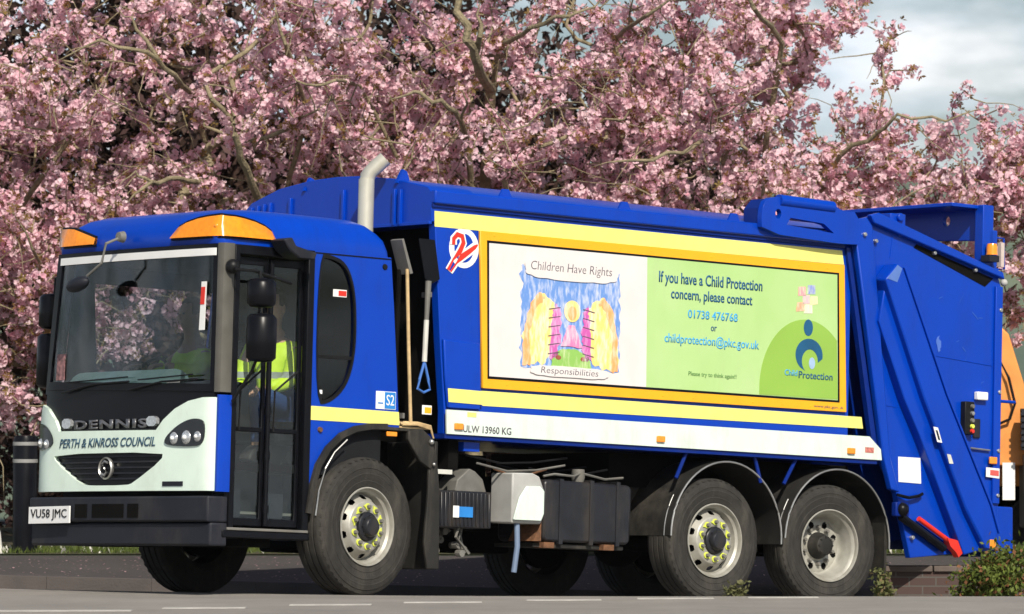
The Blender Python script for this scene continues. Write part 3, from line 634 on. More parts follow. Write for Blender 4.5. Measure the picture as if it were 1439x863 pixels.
for v in b.verts:
    if v.co.y > 2.0: v.co.y -= max(0, v.co.z-.8)*.145
me_obj('cab_wall', b, M['blue'], tr)
b = BM(); box(b, .12, 1.60, .06, 2.26, .90, .96); box(b, .2, .86, .3, 2.2, .5, .9); box(b, 1.55, 1.595, .06, 2.26, .96, 2.5); box(b, .12, 1.6, .06, 2.26, 2.50, 2.55); box(b, .88, 1.6, .052, .07, .9, 1.42)
box(b, .9, 1.5, .9, 1.4, .96, 1.25)
prism(b, [(.16,.9),(1.60,.9),(1.59,2.56),(.12,2.56)], 2.245, 2.268, 'y', holes=[[(.45,1.53),(1.49,1.53),(1.49,2.37),(.31,2.37)]])

for v in b.verts:
    if v.co.y > 2.0: v.co.y -= max(0, v.co.z-.8)*.145
me_obj('cab_interior', b, M['cablue'], tr)
# side seam line and door handle of the rear cab panel
me_obj('cab_seam', box(BM(), .88, 1.612, -.003, .0, 2.556, 2.566), M['satin'], tr, smooth=0)
me_obj('window_seal', prism(BM(), [(1.10+(x-1.10)*1.035, 1.99+(z-1.99)*1.02) for x, z in win], -.006, .012, 'y', holes=[[(1.10+(x-1.10)*.95, 1.99+(z-1.99)*.965) for x, z in win]]), M['black'], tr)
me_obj('side_window', prism(BM(), win, .018, .022, 'y'), M['bglass'], tr, smooth=0)
me_obj('window_divider', box(BM(), .93, 1.27, .0, .016, 1.775, 1.80), M['black'], tr)
b = BM(); box(b, 1.07, 1.20, .012, .0165, 2.245, 2.30); s1 = me_obj('window_sticker', b, M['white'], tr, smooth=0)
me_obj('red_patch', box(BM(), 1.12, 1.195, .009, .0118, 2.253, 2.292), M['red'], s1, smooth=0)
me_obj('window_label', box(BM(), .935, .99, .012, .0165, 1.505, 1.535), M['white'], tr, smooth=0)
me_obj('marker_dot', lathe(BM(), [(.001, -.012), (.02, -.01), (.024, 0)], 'y', 18, (1.555, 0, 2.50)), M['black'], tr)
me_obj('reflective_stripe', prism(BM(), [(.874,1.305),(1.738,1.305),(1.728,1.405),(.874,1.41)], -.003, 0., 'y'), M['yellow'], tr, smooth=0)
p = me_obj('info_sticker', box(BM(), 1.50, 1.695, -.0035, .0, 1.42, 1.555), M['white'], tr, smooth=0)
b = BM(); box(b, 1.585, 1.69, -.006, -.0037, 1.425, 1.55); me_obj('blue_patch', b, M['bluesign'], p, smooth=0)
text('lettering', 'S2', 1.6, 1.675, 1.45, 1.53, M['white'], p, off=-.0062)
me_obj('sticker_mark', box(BM(), 1.52, 1.57, -.006, -.0037, 1.46, 1.47), M['bluesign'], p, smooth=0)
me_obj('door_release', lathe(BM(), [(.001, -.02), (.018, -.018), (.022, 0)], 'y', 14, (.965, 0, 1.235)), M['rust'], tr)
# roof hood
def ring(x0, x1, y0, y1, r, z, n=7):
    pts = []
    for cx_, cy_, a0 in ((x1-r, y1-r, 0), (x0+r, y1-r, 90), (x0+r, y0+r, 180), (x1-r, y0+r, 270)):
        for k in range(n+1):
            a = R(a0 + 90*k/n); pts.append((cx_ + r*math.cos(a), cy_ + r*math.sin(a), z))
    return pts
def loft(bm, rings):
    vv = [[bm.verts.new(p) for p in r] for r in rings]; n = len(vv[0])
    for a, c in zip(vv, vv[1:]):
        for i in range(n): bm.faces.new((a[i], a[(i+1) % n], c[(i+1) % n], c[i]))
    bm.faces.new(vv[0]); bm.faces.new(vv[-1]); return bm
RW = 2.05
def roofring(x0, x1, y0, y1, r, z):
    q = ring(x0, x1, y0, y1, r, z); return [(x - (.06*max(0, 1-((y-1.15)/1.1)**2) if x < .6 else 0), y, z - (.02*((y-1.15)/1.15)**2 if z > 2.7 else 0)) for x, y, z in q]
b = loft(BM(), [roofring(.0, 1.625, .005, RW, .07, 2.568), roofring(-.015, 1.62, .0, RW, .09, 2.62), roofring(.0, 1.60, .01, RW-.01, .12, 2.70), roofring(.05, 1.57, .035, RW-.035, .16, 2.77), roofring(.13, 1.52, .08, RW-.08, .20, 2.825), roofring(.25, 1.44, .15, RW-.15, .2, 2.86), roofring(.5, 1.25, .4, RW-.4, .2, 2.885)])
roof = me_obj('cab_roof', b, M['blue'], tr, smooth=60)
# corner lamps set into the roof
def corner_lamp(near):
    pl = []
    pth = [(.0, .56), (.0, .50), (.0, .42), (.0, .30), (.0, .20), (.0, .12), (.012, .05), (.05, .012), (.12, .0), (.20, .0), (.30, .0), (.39, .0), (.45, .0), (.48, .0)]
    if not near: pth = [(.0, .52), (.0, .50), (.0, .42), (.0, .30), (.0, .20), (.0, .12), (.012, .05), (.05, .012), (.12, .0), (.20, .0)]
    s_ = [0]
    for i in range(1, len(pth)): s_.append(s_[-1] + math.dist(pth[i], pth[i-1]))
    hs = [.145*math.sqrt(max(0, 1-abs(2*q/s_[-1]-1)**2.2)) for q in s_] if near else [.04+.09*min(1, q/.35) for q in s_]
    b = BM(); bb = BM()
    for e, gro, dz in ((b, .030, 0), (bb, .018, .016)):
        lo, hi, li, hi2 = [], [], [], []
        for i, ((x, y), h) in enumerate(zip(pth, hs)):
            ox = -gro if y > .1 else 0; oy = -gro if y < .05 else 0
            if .011 <= y <= .1 and x < .1: ox = oy = -gro*.75
            zt = 2.635 + h + dz; zb = 2.625 - dz; ins = .02 + h*.35
            yy = y; xx = x - (.06*max(0, 1-(((y if near else RW-y)-1.15)/1.1)**2))
            lo.append((xx+ox, yy+oy, zb)); hi.append((xx+ox+(ins if y > .1 else ins*.3)*.7, yy+oy+(ins if y < .05 else .0)*.7, zt)); li.append((xx+.15 if y > .1 else xx+.05, yy+.0 if y > .1 else yy+.14, zb)); hi2.append((xx+.15 if y > .1 else xx+.05, yy if y > .1 else yy+.14, zt-.01))
        fl = (lambda p: p) if near else (lambda p: (p[0], RW-p[1], p[2]))
        V = [[e.verts.new(fl(p)) for p in row] for row in (lo, hi, hi2, li)]
        for i in range(len(lo)-1):
            for r_ in range(4): e.faces.new((V[r_][i], V[r_][i+1], V[(r_+1) % 4][i+1], V[(r_+1) % 4][i]))
        e.faces.new([V[r_][0] for r_ in range(4)]); e.faces.new([V[r_][-1] for r_ in range(4)])
    o = me_obj('corner_lamp', b, M['amber'], tr, smooth=75); me_obj('lamp_seal', bb, M['satin'], o, smooth=50)
    c = (.02, .09, 2.70) if near else (.02, RW-.1, 2.70); e = BM(); sphere(e, (c[0]-.02, c[1]-.015 if near else c[1]+.015, c[2]), .024); me_obj('lens_screw', e, M['amber'], o)
corner_lamp(True); corner_lamp(False)
# windscreen
e = BM(); prism(e, [(.07,1.50),(2.15,1.56),(2.00,2.53),(.06,2.53)], 0, .006, 'x'); curve_front(e, fx, 0, 2.3, 24); ws = me_obj('windscreen', e, M['wglass'], tr, smooth=60)
e = BM(); prism(e, [(.055,1.475),(2.19,1.53),(2.03,2.57),(.045,2.57)], -.012, .02, 'x', holes=[[(.085,1.53),(2.11,1.59),(1.97,2.505),(.085,2.505)]]); curve_front(e, fx, 0, 2.3, 24); me_obj('windscreen_seal', e, M['satin'], tr, smooth=60)
e = BM(); prism(e, [(.06,2.482),(1.985,2.482),(1.98,2.537),(.06,2.537)], -.022, -.014, 'x'); curve_front(e, fx, 0, 2.3, 24); me_obj('white_sun_strip', e, M['white'], tr, smooth=60)
e = BM(); prism(e, [(.155,1.93),(.215,1.93),(.20,2.29),(.145,2.29)], -.019, -.015, 'x'); curve_front(e, fx, 0, 2.3, 3); s = me_obj('screen_sticker', e, M['white'], tr, smooth=0)
e = BM(); prism(e, [(.162,2.12),(.205,2.12),(.198,2.25),(.156,2.25)], -.022, -.0195, 'x'); curve_front(e, fx, 0, 2.3, 3); me_obj('red_patch', e, M['red'], s, smooth=0)
me_obj('screen_label', curve_front(prism(BM(), [(.42,1.545),(.56,1.545),(.56,1.562),(.42,1.562)], -.024, -.013, 'x'), fx, 0, 2.3, 3), M['white'], tr, smooth=0)
me_obj('tax_disc', curve_front(prism(BM(), [(1.90,1.6),(2.02,1.6),(2.01,1.80),(1.90,1.80)], -.008, -.004, 'x'), fx, 0, 2.3, 3), mat('faded_pink_paper', (.40,.20,.20), .6, var=.4, vscale=30), tr, smooth=0)
for y0, y1 in ((1.9, 1.0), (1.0, .2)):
    e = BM(); x = fx((y0+y1)/2)-.035; tube(e, [(fx(y0)-.03, y0, 1.50), (x, (y0+y1)/2, 1.555), (fx(y1)-.035, y1, 1.565)], .008, 8); tube(e, [(x, y0-.1, 1.575), (x, y1+.02, 1.60)], .006, 6); me_obj('wiper', e, M['black'], tr)
# pillars and door
me_obj('front_pillar', prism(BM(), smoothpoly([(.0,.062),(.0,.02),(.02,-.012),(.11,-.018),(.118,.02),(.10,.062)], 1), 1.47, 2.575, 'z'), M['pillar'], tr)
me_obj('far_pillar', prism(BM(), [(fx(2.1)+.01,2.10),(fx(2.24),2.24),(.16,2.26),(.16,2.22),(.08,2.12)], 1.50, 2.575, 'z'), M['satin'], tr)
for v in col.objects['far_pillar'].data.vertices: v.co.y -= (v.co.z-1.5)*.17
e = BM(); box(e, .118, .17, -.008, .05, .42, 2.56); box(e, .81, .872, -.012, .05, .42, 2.575); box(e, .118, .872, -.006, .05, 2.50, 2.572); box(e, .06, .88, -.02, .30, .40, .455); me_obj('door_frame', e, M['satin'], tr, bevel=.008)
me_obj('door_sill', box(BM(), .10, .86, -.028, .02, .455, .475), M['gdark'], tr, bevel=.004)
def leaf(x0, x1, name='door'):
    e = BM(); fr = [(x0,.49),(x1,.49),(x1,2.49),(x0,2.49)]; h1 = [(x0+.03,.55),(x1-.03,.55),(x1-.03,1.19),(x0+.03,1.19)]; h2 = [(x0+.03,1.225),(x1-.03,1.225),(x1-.03,2.43),(x0+.03,2.43)]
    prism(e, fr, .045, .075, 'y', holes=[h1, h2]); o = me_obj(name, e, M['satin'], tr, bevel=.006)
    e = BM(); prism(e, h1, .058, .061, 'y'); prism(e, h2, .058, .061, 'y'); me_obj('glass', e, M['glass'], o, smooth=0)
    e = BM(); tube(e, [(x0+.05, .03, 1.2), (x0+.05, .02, 1.5), (x1-.05, .02, 1.66)], .009, 8); me_obj('grab_handle', e, M['black'], o)
    return o
leaf(.172, .475); leaf(.495, .808)
e = BM(); tube(e, [(.485, .02, .50), (.485, .02, 2.45)], .018, 10)
for z in (.62, 1.02, 1.35): lathe(e, [(.001,-.03),(.026,-.03),(.026,.03),(.001,.03)], 'z', 12, (.485, .02, z))
me_obj('door_hinge_rod', e, M['satin'], tr)
e = BM(); box(e, .2, .8, .1, .5, .58, .60); box(e, .2, .8, .35, .7, .86, .88); me_obj('entry_step', e, M['gdark'], tr)
e = BM(); box(e, .22, .30, .085, .10, .56, .76); box(e, .56, .70, .085, .10, .56, .74); me_obj('step_panel', e, M['bumper'], tr)
# front lower quarter (blue strip and mint nose)
me_obj('front_corner', prism(BM(), [(.008,.02),(.008,.0),(.03,-.012),(.118,-.014),(.118,.05),(.03,.05)], .735, 1.45, 'z'), M['blue'], tr)
nose = [(.03,.74),(2.30,.745),(2.33,1.05),(2.30,1.25),(2.24,1.37),(2.20,1.415),(2.10,1.385),(1.98,1.29),(1.92,1.205),(.66,1.195),(.58,1.27),(.45,1.35),(.30,1.405),(.14,1.43),(.03,1.43)]
grh = smoothpoly([(.57,1.03),(1.98,1.03),(1.96,.97),(1.60,.80),(1.50,.785),(1.0,.785),(.92,.80),(.58,.97)], 1)
e = BM(); prism(e, nose, -.03, .03, 'x', holes=[grh]); curve_front(e, fx, 0, 2.4, 40); nose_o = me_obj('front_panel', e, M['mint'], tr, smooth=40)
e = BM(); prism(e, [(.05,1.16),(2.05,1.16),(2.2,1.40),(2.19,1.54),(.06,1.50),(.05,1.40)], .0, .03, 'x'); curve_front(e, fx, 0, 2.4, 24); me_obj('black_cowl', e, M['satin'], tr, smooth=60)
e = BM(); prism(e, [(y, z) for y, z in smoothpoly([(.55,1.04),(2.0,1.04),(1.98,.96),(1.60,.78),(.92,.78),(.56,.96)],1)], .01, .03, 'x'); curve_front(e, fx, 0, 2.4, 20)
gr = me_obj('grille', e, M['satin'], tr, smooth=60)
e = BM()
for k in range(5):
    z = .83 + .042*k; hw = .36 + .33*min(1, (z-.80)/.18); yc = 1.27
    prism(e, [(yc-hw, z), (yc+hw, z), (yc+hw, z+.012), (yc-hw, z+.012)], -.012, .012, 'x')
curve_front(e, fx, 0, 2.4, 16); me_obj('grille_bar', e, M['bumper'], gr)
e = BM(); lathe(e, [(.072,-.01),(.078,-.02),(.085,-.01),(.082,.01)], 'x', 40, (-.065, 1.275, .915))
tube(e, [(-.085, 1.275-.04, .955), (-.085, 1.275, .968), (-.085, 1.305, .945), (-.085, 1.275, .915), (-.085, 1.245, .885), (-.085, 1.275, .862), (-.085, 1.315, .875)], .009, 8)
me_obj('round_badge', e, M['alu'], gr)
e = BM(); prism(e, [(1.86,1.20),(1.92,1.20),(1.92,1.29),(1.84,1.29)], 0, .01, 'x'); e.clear()
text('maker_lettering', 'DENNIS', 1.72, .78, 1.215, 1.285, mat('dull_chrome', (.20, .20, .21), .3, metal=.6), tr, 'front', -.012, .01, .03, space=1.15, fx=fx)
for y0 in (1.76, .66):
    e = BM(); prism(e, smoothpoly([(y0,1.225),(y0+.12,1.225),(y0+.12,1.30),(y0,1.30)], 1), -.03, .0, 'x'); curve_front(e, fx, 0, 2.4, 2); q = me_obj('marker_lamp', e, M['lens'], tr)
text('council_lettering', 'PERTH & KINROSS COUNCIL', 1.90, .66, 1.075, 1.145, mat('dark_blue_grey_ink', (.04, .10, .16), .5), nose_o, 'front', -.032, .003, .012, .28, fx=fx)
def headlight(pts, lamps):
    e = BM(); prism(e, smoothpoly(pts, 2), -.040, -.02, 'x'); curve_front(e, fx, 0, 2.4, 40); o = me_obj('headlight', e, M['lampdark'], nose_o, smooth=50)
    for y, z, r in lamps:
        e = BM(); lathe(e, [(.001,-.004),(r*.5,-.006),(r*.85,-.002),(r,.004),(r*1.05,.012)], 'x', 22, (fx(y)-.045, y, z)); me_obj('reflector', e, M['lens'], o)
        e = BM(); sphere(e, (fx(y)-.052, y, z), r*.36, 1, 10); me_obj('bulb', e, M['white'], o)
headlight([(.56,1.12),(.42,1.22),(.26,1.275),(.13,1.27),(.10,1.22),(.11,1.09),(.20,1.065),(.52,1.075)], [(.44,1.13,.046),(.30,1.135,.052),(.175,1.14,.040)])
headlight([(1.99,1.09),(2.0,1.17),(2.10,1.25),(2.24,1.28),(2.30,1.22),(2.31,1.08),(2.2,1.06)], [(2.08,1.11,.036),(2.2,1.12,.036)])
me_obj('small_badge', curve_front(prism(BM(), [(.33,.775),(.56,.775),(.56,.81),(.33,.81)], -.036, -.029, 'x'), fx, 0, 2.4, 4), M['bumper'], nose_o)
# bumper
def bump_profile(x0, grow): 
    return [(.12,2.31),(.0,2.30),(-.03+x0,2.24)] + [(-.05+.02*abs(y-1.15)+x0, y) for y in [2.0,1.7,1.3,.9,.5,.2,.06]] + [(-.02+x0,.0),(.11,-.015),(.11,.05),(.12,2.2)]
e = BM(); prism(e, bump_profile(-.05, .0), .51, .70, 'z'); prism(e, bump_profile(-.02, .0), .335, .505, 'z'); bumper = me_obj('bumper', e, M['bumper'], tr, bevel=.015)
e = BM()
for y0, y1 in ((1.47,1.62),(1.0,1.40),(.82,.95)):
    prism(e, [(y0,.54),(y1,.54),(y1,.645),(y0,.645)], -.1005, -.08, 'x')
me_obj('bumper_vent', e, M['dark'], bumper)
e = BM(); prism(e, [(1.75,.50),(2.31,.50),(2.31,.625),(1.75,.625)], -.072, -.064, 'x'); 
fp = lambda y: -.055 - .02*(2.31-y)
e = BM(); pl = [(1.67,.502),(2.20,.497),(2.20,.625),(1.67,.632)]; prism(e, pl, -.115, -.102, 'x')
plate = me_obj('number_plate', e, M['white'], tr, smooth=0)
pf = lambda y: -.116
text('registration', 'VU58 JMC', 2.17, 1.70, .522, .608, M['black'], plate, 'front', -.001, .003, .0, fx=pf)
e = BM(); box(e, .35, .6, .1, 2.2, .34, .5); me_obj('underrun_bar', e, M['dark'], tr)
# mirrors
e = BM(); tube(e, [(.07,-.03,2.40), (.04,-.14,2.37), (.10,-.26,2.36), (.30,-.22,2.33), (.62,-.04,2.31)], .012, 10); sphere(e, (.07,-.04,2.40), .055); me_obj('mirror_arm', e, M['black'], tr)
def mirror(cx_, cy_, z0, z1, wd, dp, rot):
    e = BM(); prof = [(.02, z0), (.75*wd/2, z0+.006), (wd/2, z0+.03), (wd/2*1.02, (z0+z1)/2), (wd/2, z1-.035), (.8*wd/2, z1-.01), (.02, z1)]
    lathe(e, prof, 'z', 28)
    for v in e.verts: v.co.y = v.co.y*dp/wd if v.co.y < 0 else v.co.y*.25*dp/wd
    e.transform(Matrix.Translation((cx_, cy_, 0)) @ Matrix.Rotation(R(rot), 4, 'Z'))
    o = me_obj('mirror', e, M['satin'], tr, smooth=60, bevel=0); return o
mirror(.16, -.28, 2.09, 2.31, .21, .19, -35); mirror(.17, -.28, 1.69, 2.05, .22, .19, -35)
e = BM(); tube(e, [(.15,-.27,2.36), (.15,-.27,1.74), (.15,-.2,1.62), (.10,-.04,1.40)], .012, 8); me_obj('mirror_post', e, M['black'], tr)
e = BM(); tube(e, [(.16,2.08,2.45), (.20,2.38,2.42), (.20,2.43,1.62), (.10,2.27,1.42)], .014, 8); me_obj('mirror_arm', e, M['black'], tr)
mirror(.20, 2.42, 2.02, 2.30, .22, .2, 250); mirror(.20, 2.43, 1.56, 1.99, .24, .2, 250)
e = BM(); prism(e, [(.42,2.62),(.50,2.64),(.54,2.58),(.74,2.54),(.72,2.49),(.56,2.49),(.48,2.54)], -.20, -.02, 'y'); me_obj('kerb_mirror', e, M['bumper'], tr, bevel=.012)
e = BM(); lathe(e, [(.001,-.05),(.035,-.045),(.045,0)], 'x', 16, (-.09,1.12,2.66)); tube(e, [(-.10,1.12,2.66), (-.24,1.13,2.60), (-.26,1.15,2.45), (-.28,1.30,2.36)], .011, 8); o = me_obj('front_mirror_arm', e, M['gdark'], tr)
e = BM(); sphere(e, (0,0,0), .13, .42, 20, 0, .45, 1.0); e.transform(Matrix.Translation((-.28,1.42,2.30)) @ Matrix.Rotation(R(-12), 4, 'X')); me_obj('front_mirror', e, M['bumper'], tr)
# dashboard, wheel, seats
e = BM(); prism(e, [(.06,1.1),(.06,1.50),(.20,1.575),(.38,1.55),(.42,1.1)], .12, 2.2, 'y'); me_obj('dashboard', e, M['cablue'], tr, bevel=.02)
e = BM(); prism(e, smoothpoly([(.07,1.53),(.10,1.62),(.20,1.68),(.34,1.66),(.40,1.54)],1), .85, 2.0, 'y'); me_obj('dashboard_tray', e, M['dash'], tr)
e = BM(); c = Matrix.Translation((.62,1.72,1.62)) @ Matrix.Rotation(R(-62), 4, 'Y')
t = BM(); pts = [(.21*math.cos(a), .21*math.sin(a), 0) for a in [2*math.pi*i/28 for i in range(29)]]; tube(t, pts, .014, 8, cap=False)
for a in (30, 150, 270): tube(t, [(0,0,-.02), (.21*math.cos(R(a)), .21*math.sin(R(a)), 0)], .012, 6)
tube(t, [(0,0,0), (0,0,-.35)], .025, 8); t.transform(c); me_obj('steering_wheel', t, M['black'], tr)
def seat(x, y):
    e = BM(); box(e, x-.26, x+.22, y-.24, y+.24, 1.12, 1.24); o = me_obj('seat', e, M['seat'], tr, bevel=.04)
    e = BM(); prism(e, [(x+.12,1.24),(x+.24,1.22),(x+.36,1.92),(x+.26,1.94)], y-.23, y+.23, 'y'); me_obj('backrest', e, M['seat'], o, bevel=.04)
    e = BM(); prism(e, [(x+.27,1.97),(x+.36,1.96),(x+.38,2.14),(x+.30,2.15)], y-.13, y+.13, 'y'); me_obj('headrest', e, M['seat'], o, bevel=.03)
seat(1.10, .60); seat(1.12, 1.75)
# front wheel arch
path = [(.885,.60),(.91,.78),(.965,.955),(1.05,1.08),(1.17,1.18),(1.30,1.235),(1.45,1.26),(1.60,1.265),(1.93,1.262),(2.02,1.20),(2.085,1.06),(2.11,.80),(2.13,.50),(2.135,.22)]
e = BM(); band(e, [(x, z) for x, z in path[:9]], -.03, .62, .022); fe = me_obj('front_mudguard', e, M['fender'], tr, smooth=50)
e = BM(); lip = path[:8]; band(e, lip, -.035, .0, .045); me_obj('arch_lip', e, M['fender'], fe, smooth=50)
e = BM(); tube(e, [(x+.032, -.04, z-.01) for x, z in path[:5]], .006, 6); me_obj('edge_trim', e, M['alu'], fe)
e = BM(); prism(e, [(1.80,1.262),(1.94,1.285),(2.02,1.23),(2.10,1.06),(2.03,.98),(1.92,1.04),(1.80,1.20)], -.04, .0, 'y'); prism(e, [(2.02,1.10),(2.10,1.06),(2.135,.80),(2.145,.22),(2.03,.22),(1.99,.42),(2.02,.8)], -.03, .0, 'y'); box(e, 2.10, 2.13, 0, .6, .22, 1.2); me_obj('mudflap', e, M['fender'], tr, bevel=.008)
for x in (1.63,): 
    e = BM(); box(e, x-.05, x+.05, -.05, -.035, 1.215, 1.25); me_obj('side_marker', e, M['amber'], tr, bevel=.004)
e = BM(); sphere(e, (2.02,-.05,1.19), .022); sphere(e, (2.05,-.05,1.02), .014); me_obj('brass_fitting', e, M['alu'], tr)
# work tray with straps behind the cab
e = BM(); box(e, 1.74, 2.05, .0, .35, 1.285, 1.30)
for k in range(4): tube(e, [(1.76, -.01+.02*k, 1.31+.008*k), (1.9, -.02, 1.315+.006*k), (2.05, .0, 1.29+.008*k), (2.08, .0, 1.22)], .008, 6)
me_obj('tool_tray', e, M['wood'], tr)

for k in (0, 1, 2, 3, 6):
    g = np.random.default_rng(90+k); x0 = g.uniform(2.2, 3.2); x1 = x0 + g.uniform(.5, 1.1); z = g.uniform(.95, 1.15)
    me_obj('cable', tube(BM(), [(x0, .06+.03*k, z), ((x0*2+x1)/3, .05+.03*k, z-.05), ((x0+x1*2)/3, .05+.03*k, z-.03), (x1, .06+.03*k, z+.02)], .009, 6), M[['gdark','black','rust','black','alu','black','black'][k]], tr)
# --- hopper body
prof = [(.0,1.45),(.0,2.99),(.05,3.05),(.05,3.11),(.12,3.15),(.45,3.235),(.85,3.28),(1.17,3.29),(1.5,3.28),(1.9,3.235),(2.25,3.14),(2.34,3.0),(2.34,1.26),(.0,1.26)]
e = BM(); prism(e, prof, 2.40, 6.55, 'x'); body = me_obj('hopper_body', e, M['blue'], tr, bevel=.008)
e = BM(); prism(e, [(2.02,3.08),(2.42,3.08),(2.42,1.26),(2.18,1.26),(2.18,1.44),(2.12,1.98)], -.002, .08, 'y'); prism(e, [(2.02,3.08),(2.42,3.08),(2.42,1.26),(2.18,1.26)], 2.25, 2.34, 'y')
prism(e, [(0.0,3.11),(.05,3.155),(.45,3.235),(.85,3.28),(1.17,3.29),(1.5,3.28),(1.9,3.235),(2.25,3.14),(2.34,3.08),(2.34,2.86),(0.,2.88)], 2.0, 2.44, 'x')
me_obj('front_bulkhead_frame', e, M['blue'], tr, bevel=.008)
e = BM()
for y in (.35, .42, 1.05, 1.72, 1.98, 2.06, 2.14, 2.22): box(e, 1.975, 2.005, y, y+.03, 2.87, 3.10+.08*math.sin(math.pi*min(1,(y+.1)/2.34)))
box(e, 1.98, 2.01, .0, 2.34, 2.86, 2.885); me_obj('bulkhead_rib', e, M['blue'], tr, bevel=.004)
me_obj('bulkhead_recess', box(BM(), 2.30, 2.40, .08, 2.25, 1.0, 2.88), M['dark'], tr)
e = BM(); prism(e, [(2.06,.0),(2.15,.0),(2.15,.03),(2.06,.03)], 1.98, 3.0, 'z')
e.clear(); e = BM(); prism(e, [(2.13,1.985),(2.50,1.975),(2.52,1.62),(2.52,1.46),(2.19,1.46),(2.155,1.7)], -.035, -.004, 'y'); me_obj('lower_front_panel', e, M['blue'], body, bevel=.012)
# top rail and lip
e = BM(); box(e, 2.0, 6.45, -.045, .02, 3.02, 3.125); me_obj('top_rail', e, M['blue'], body, bevel=.012)
e = BM(); box(e, 2.0, 6.45, -.02, .0, 2.995, 3.02); me_obj('rail_shadow_strip', e, M['blue_shade'], body)  # dark blue strip painting the shadow under the top rail
for x in (2.75, 4.0, 5.2): me_obj('rail_lug', prism(BM(), [(x-.07,3.12),(x+.07,3.12),(x+.03,3.19),(x-.03,3.19)], .0, .02, 'y'), M['blue'], body)
for y in (.40, 1.55): me_obj('lifting_lug', prism(BM(), [(1.98,3.2),(2.12,3.2),(2.08,3.295),(2.04,3.31)], y, y+.03, 'y'), M['blue'], body)
def flat(name, pts, m, y, parent=body, th=.002): return me_obj(name, prism(BM(), pts, y-th, y, 'y'), m, parent, smooth=0)
flat('reflective_stripe', [(2.035,2.845),(6.46,2.86),(6.435,2.975),(2.03,2.965)], M['yellow'], -.0015)
flat('reflective_stripe', [(2.19,1.505),(2.535,1.50),(2.53,1.605),(2.18,1.61)], M['yellow'], -.037)
flat('reflective_stripe', [(2.56,1.495),(6.72,1.515),(6.70,1.61),(2.55,1.61)], M['yellow'], -.0015)
flat('white_band', [(2.17,1.26),(6.90,1.26),(6.885,1.35),(6.75,1.45),(2.16,1.445)], M['band'], -.038, th=.014)
e = BM(); box(e, 2.16, 6.86, -.036, .2, 1.225, 1.262); me_obj('body_sill', e, M['blue_shade'], body)
for x in (2.28, 4.39, 6.53): me_obj('side_marker', box(BM(), x-.042, x+.042, -.072, -.052, 1.295, 1.345), M['amber'], body, bevel=.006)
text('weight_lettering', 'ULW 13960 KG', 2.33, 2.82, 1.28, 1.335, M['ink'], body, off=-.0525, bold=.01)
flat('yellow_label', [(2.37,1.40),(2.46,1.40),(2.46,1.435),(2.37,1.435)], M['yellow'], -.053)
q = flat('red_label', [(6.70,1.315),(6.80,1.315),(6.80,1.36),(6.70,1.36)], mat('pale_red_label', (.75, .25, .20), .5, var=.3, vscale=60), -.053)
q = flat('info_label', [(1.955,1.40),(2.05,1.40),(2.05,1.47),(1.955,1.47)], M['white'], -.004, tr); flat('yellow_patch', [(1.98,1.41),(2.045,1.41),(2.045,1.455),(1.98,1.455)], M['orange'], -.0063, q)
# white ring logo with a red 2
lg = flat('round_logo', ellipse(2.335,2.70,.150,.155), M['white'], -.0015)
flat('logo_centre', ellipse(2.335,2.70,.098,.112), M['blue'], -.0037, lg)
def stroke(path, w0):
    L_, R_ = [], []
    for i, p in enumerate(path):
        a_ = path[max(i-1, 0)]; c_ = path[min(i+1, len(path)-1)]; d = math.dist(a_, c_); nx, nz = -(c_[1]-a_[1])/d, (c_[0]-a_[0])/d; w_ = w0[i] if isinstance(w0, list) else w0
        L_.append((p[0]+nx*w_, p[1]+nz*w_)); R_.append((p[0]-nx*w_, p[1]-nz*w_))
    return L_ + R_[::-1]
two = [(2.225,2.72),(2.225,2.765),(2.26,2.80),(2.31,2.79),(2.325,2.74),(2.295,2.68),(2.24,2.60),(2.18,2.52),(2.20,2.515),(2.25,2.59),(2.31,2.63),(2.38,2.675),(2.44,2.715),(2.468,2.735)]
flat('logo_outline', stroke(two, [.035]*7+[.03,.03]+[.038]*4+[.02]), M['white'], -.0059, lg)
flat('red_figure', stroke(two, [.016,.018,.02,.02,.02,.021,.022,.018,.014,.022,.023,.02,.016,.006]), M['red'], -.0081, lg)
# advert frame
ex = lambda pts: pts
adv = me_obj('advert_panel', prism(BM(), [(2.475,2.845),(6.445,2.855),(6.50,1.64),(2.54,1.63)], -.028, -.004, 'y'), M['orange'], tr, bevel=.004)
flat('black_edge', [(2.545,2.775),(6.378,2.785),(6.415,1.715),(2.585,1.705)], M['satin'], -.0285, adv)
post = flat('poster', [(2.565,2.755),(4.225,2.762),(4.245,1.728),(2.60,1.725)], M['paper'], -.031, adv)
flat('green_field', [(4.225,2.762),(6.355,2.768),(6.39,1.732),(4.245,1.728)], M['pgreen'], -.031, adv)
# dark green arch
a = [(6.388,1.74)]; 
arcp = [(5.49,1.735)] + [(6.01+.52*math.cos(R(t)), 1.80+.575*math.sin(R(t))) for t in range(176, 40, -6)] + [(6.362,2.22),(6.388,1.74)]
flat('green_arch', arcp, M['pgreen2'], -.0332, adv)
txt = M['navy']
text('lettering', 'If you have a Child Protection', 4.355, 5.50, 2.545, 2.665, txt, adv, off=-.0333, bold=.018)
text('lettering', 'concern, please contact', 4.49, 5.39, 2.425, 2.535, txt, adv, off=-.0333, bold=.018)
text('lettering', '01738 476768', 4.68, 5.23, 2.305, 2.375, M['cyan'], adv, off=-.0333, bold=.015)
text('lettering', 'or', 4.935, 5.0, 2.215, 2.255, txt, adv, off=-.0333, bold=.01)
text('lettering', 'childprotection@pkc.gov.uk', 4.43, 5.475, 2.075, 2.175, M['cyan'], adv, off=-.0333, bold=.012)
text('lettering', 'Please try to think again!!', 4.70, 5.23, 1.835, 1.88, mat('grey_green_ink', (.10, .25, .06), .5), adv, off=-.0333, bold=.005)
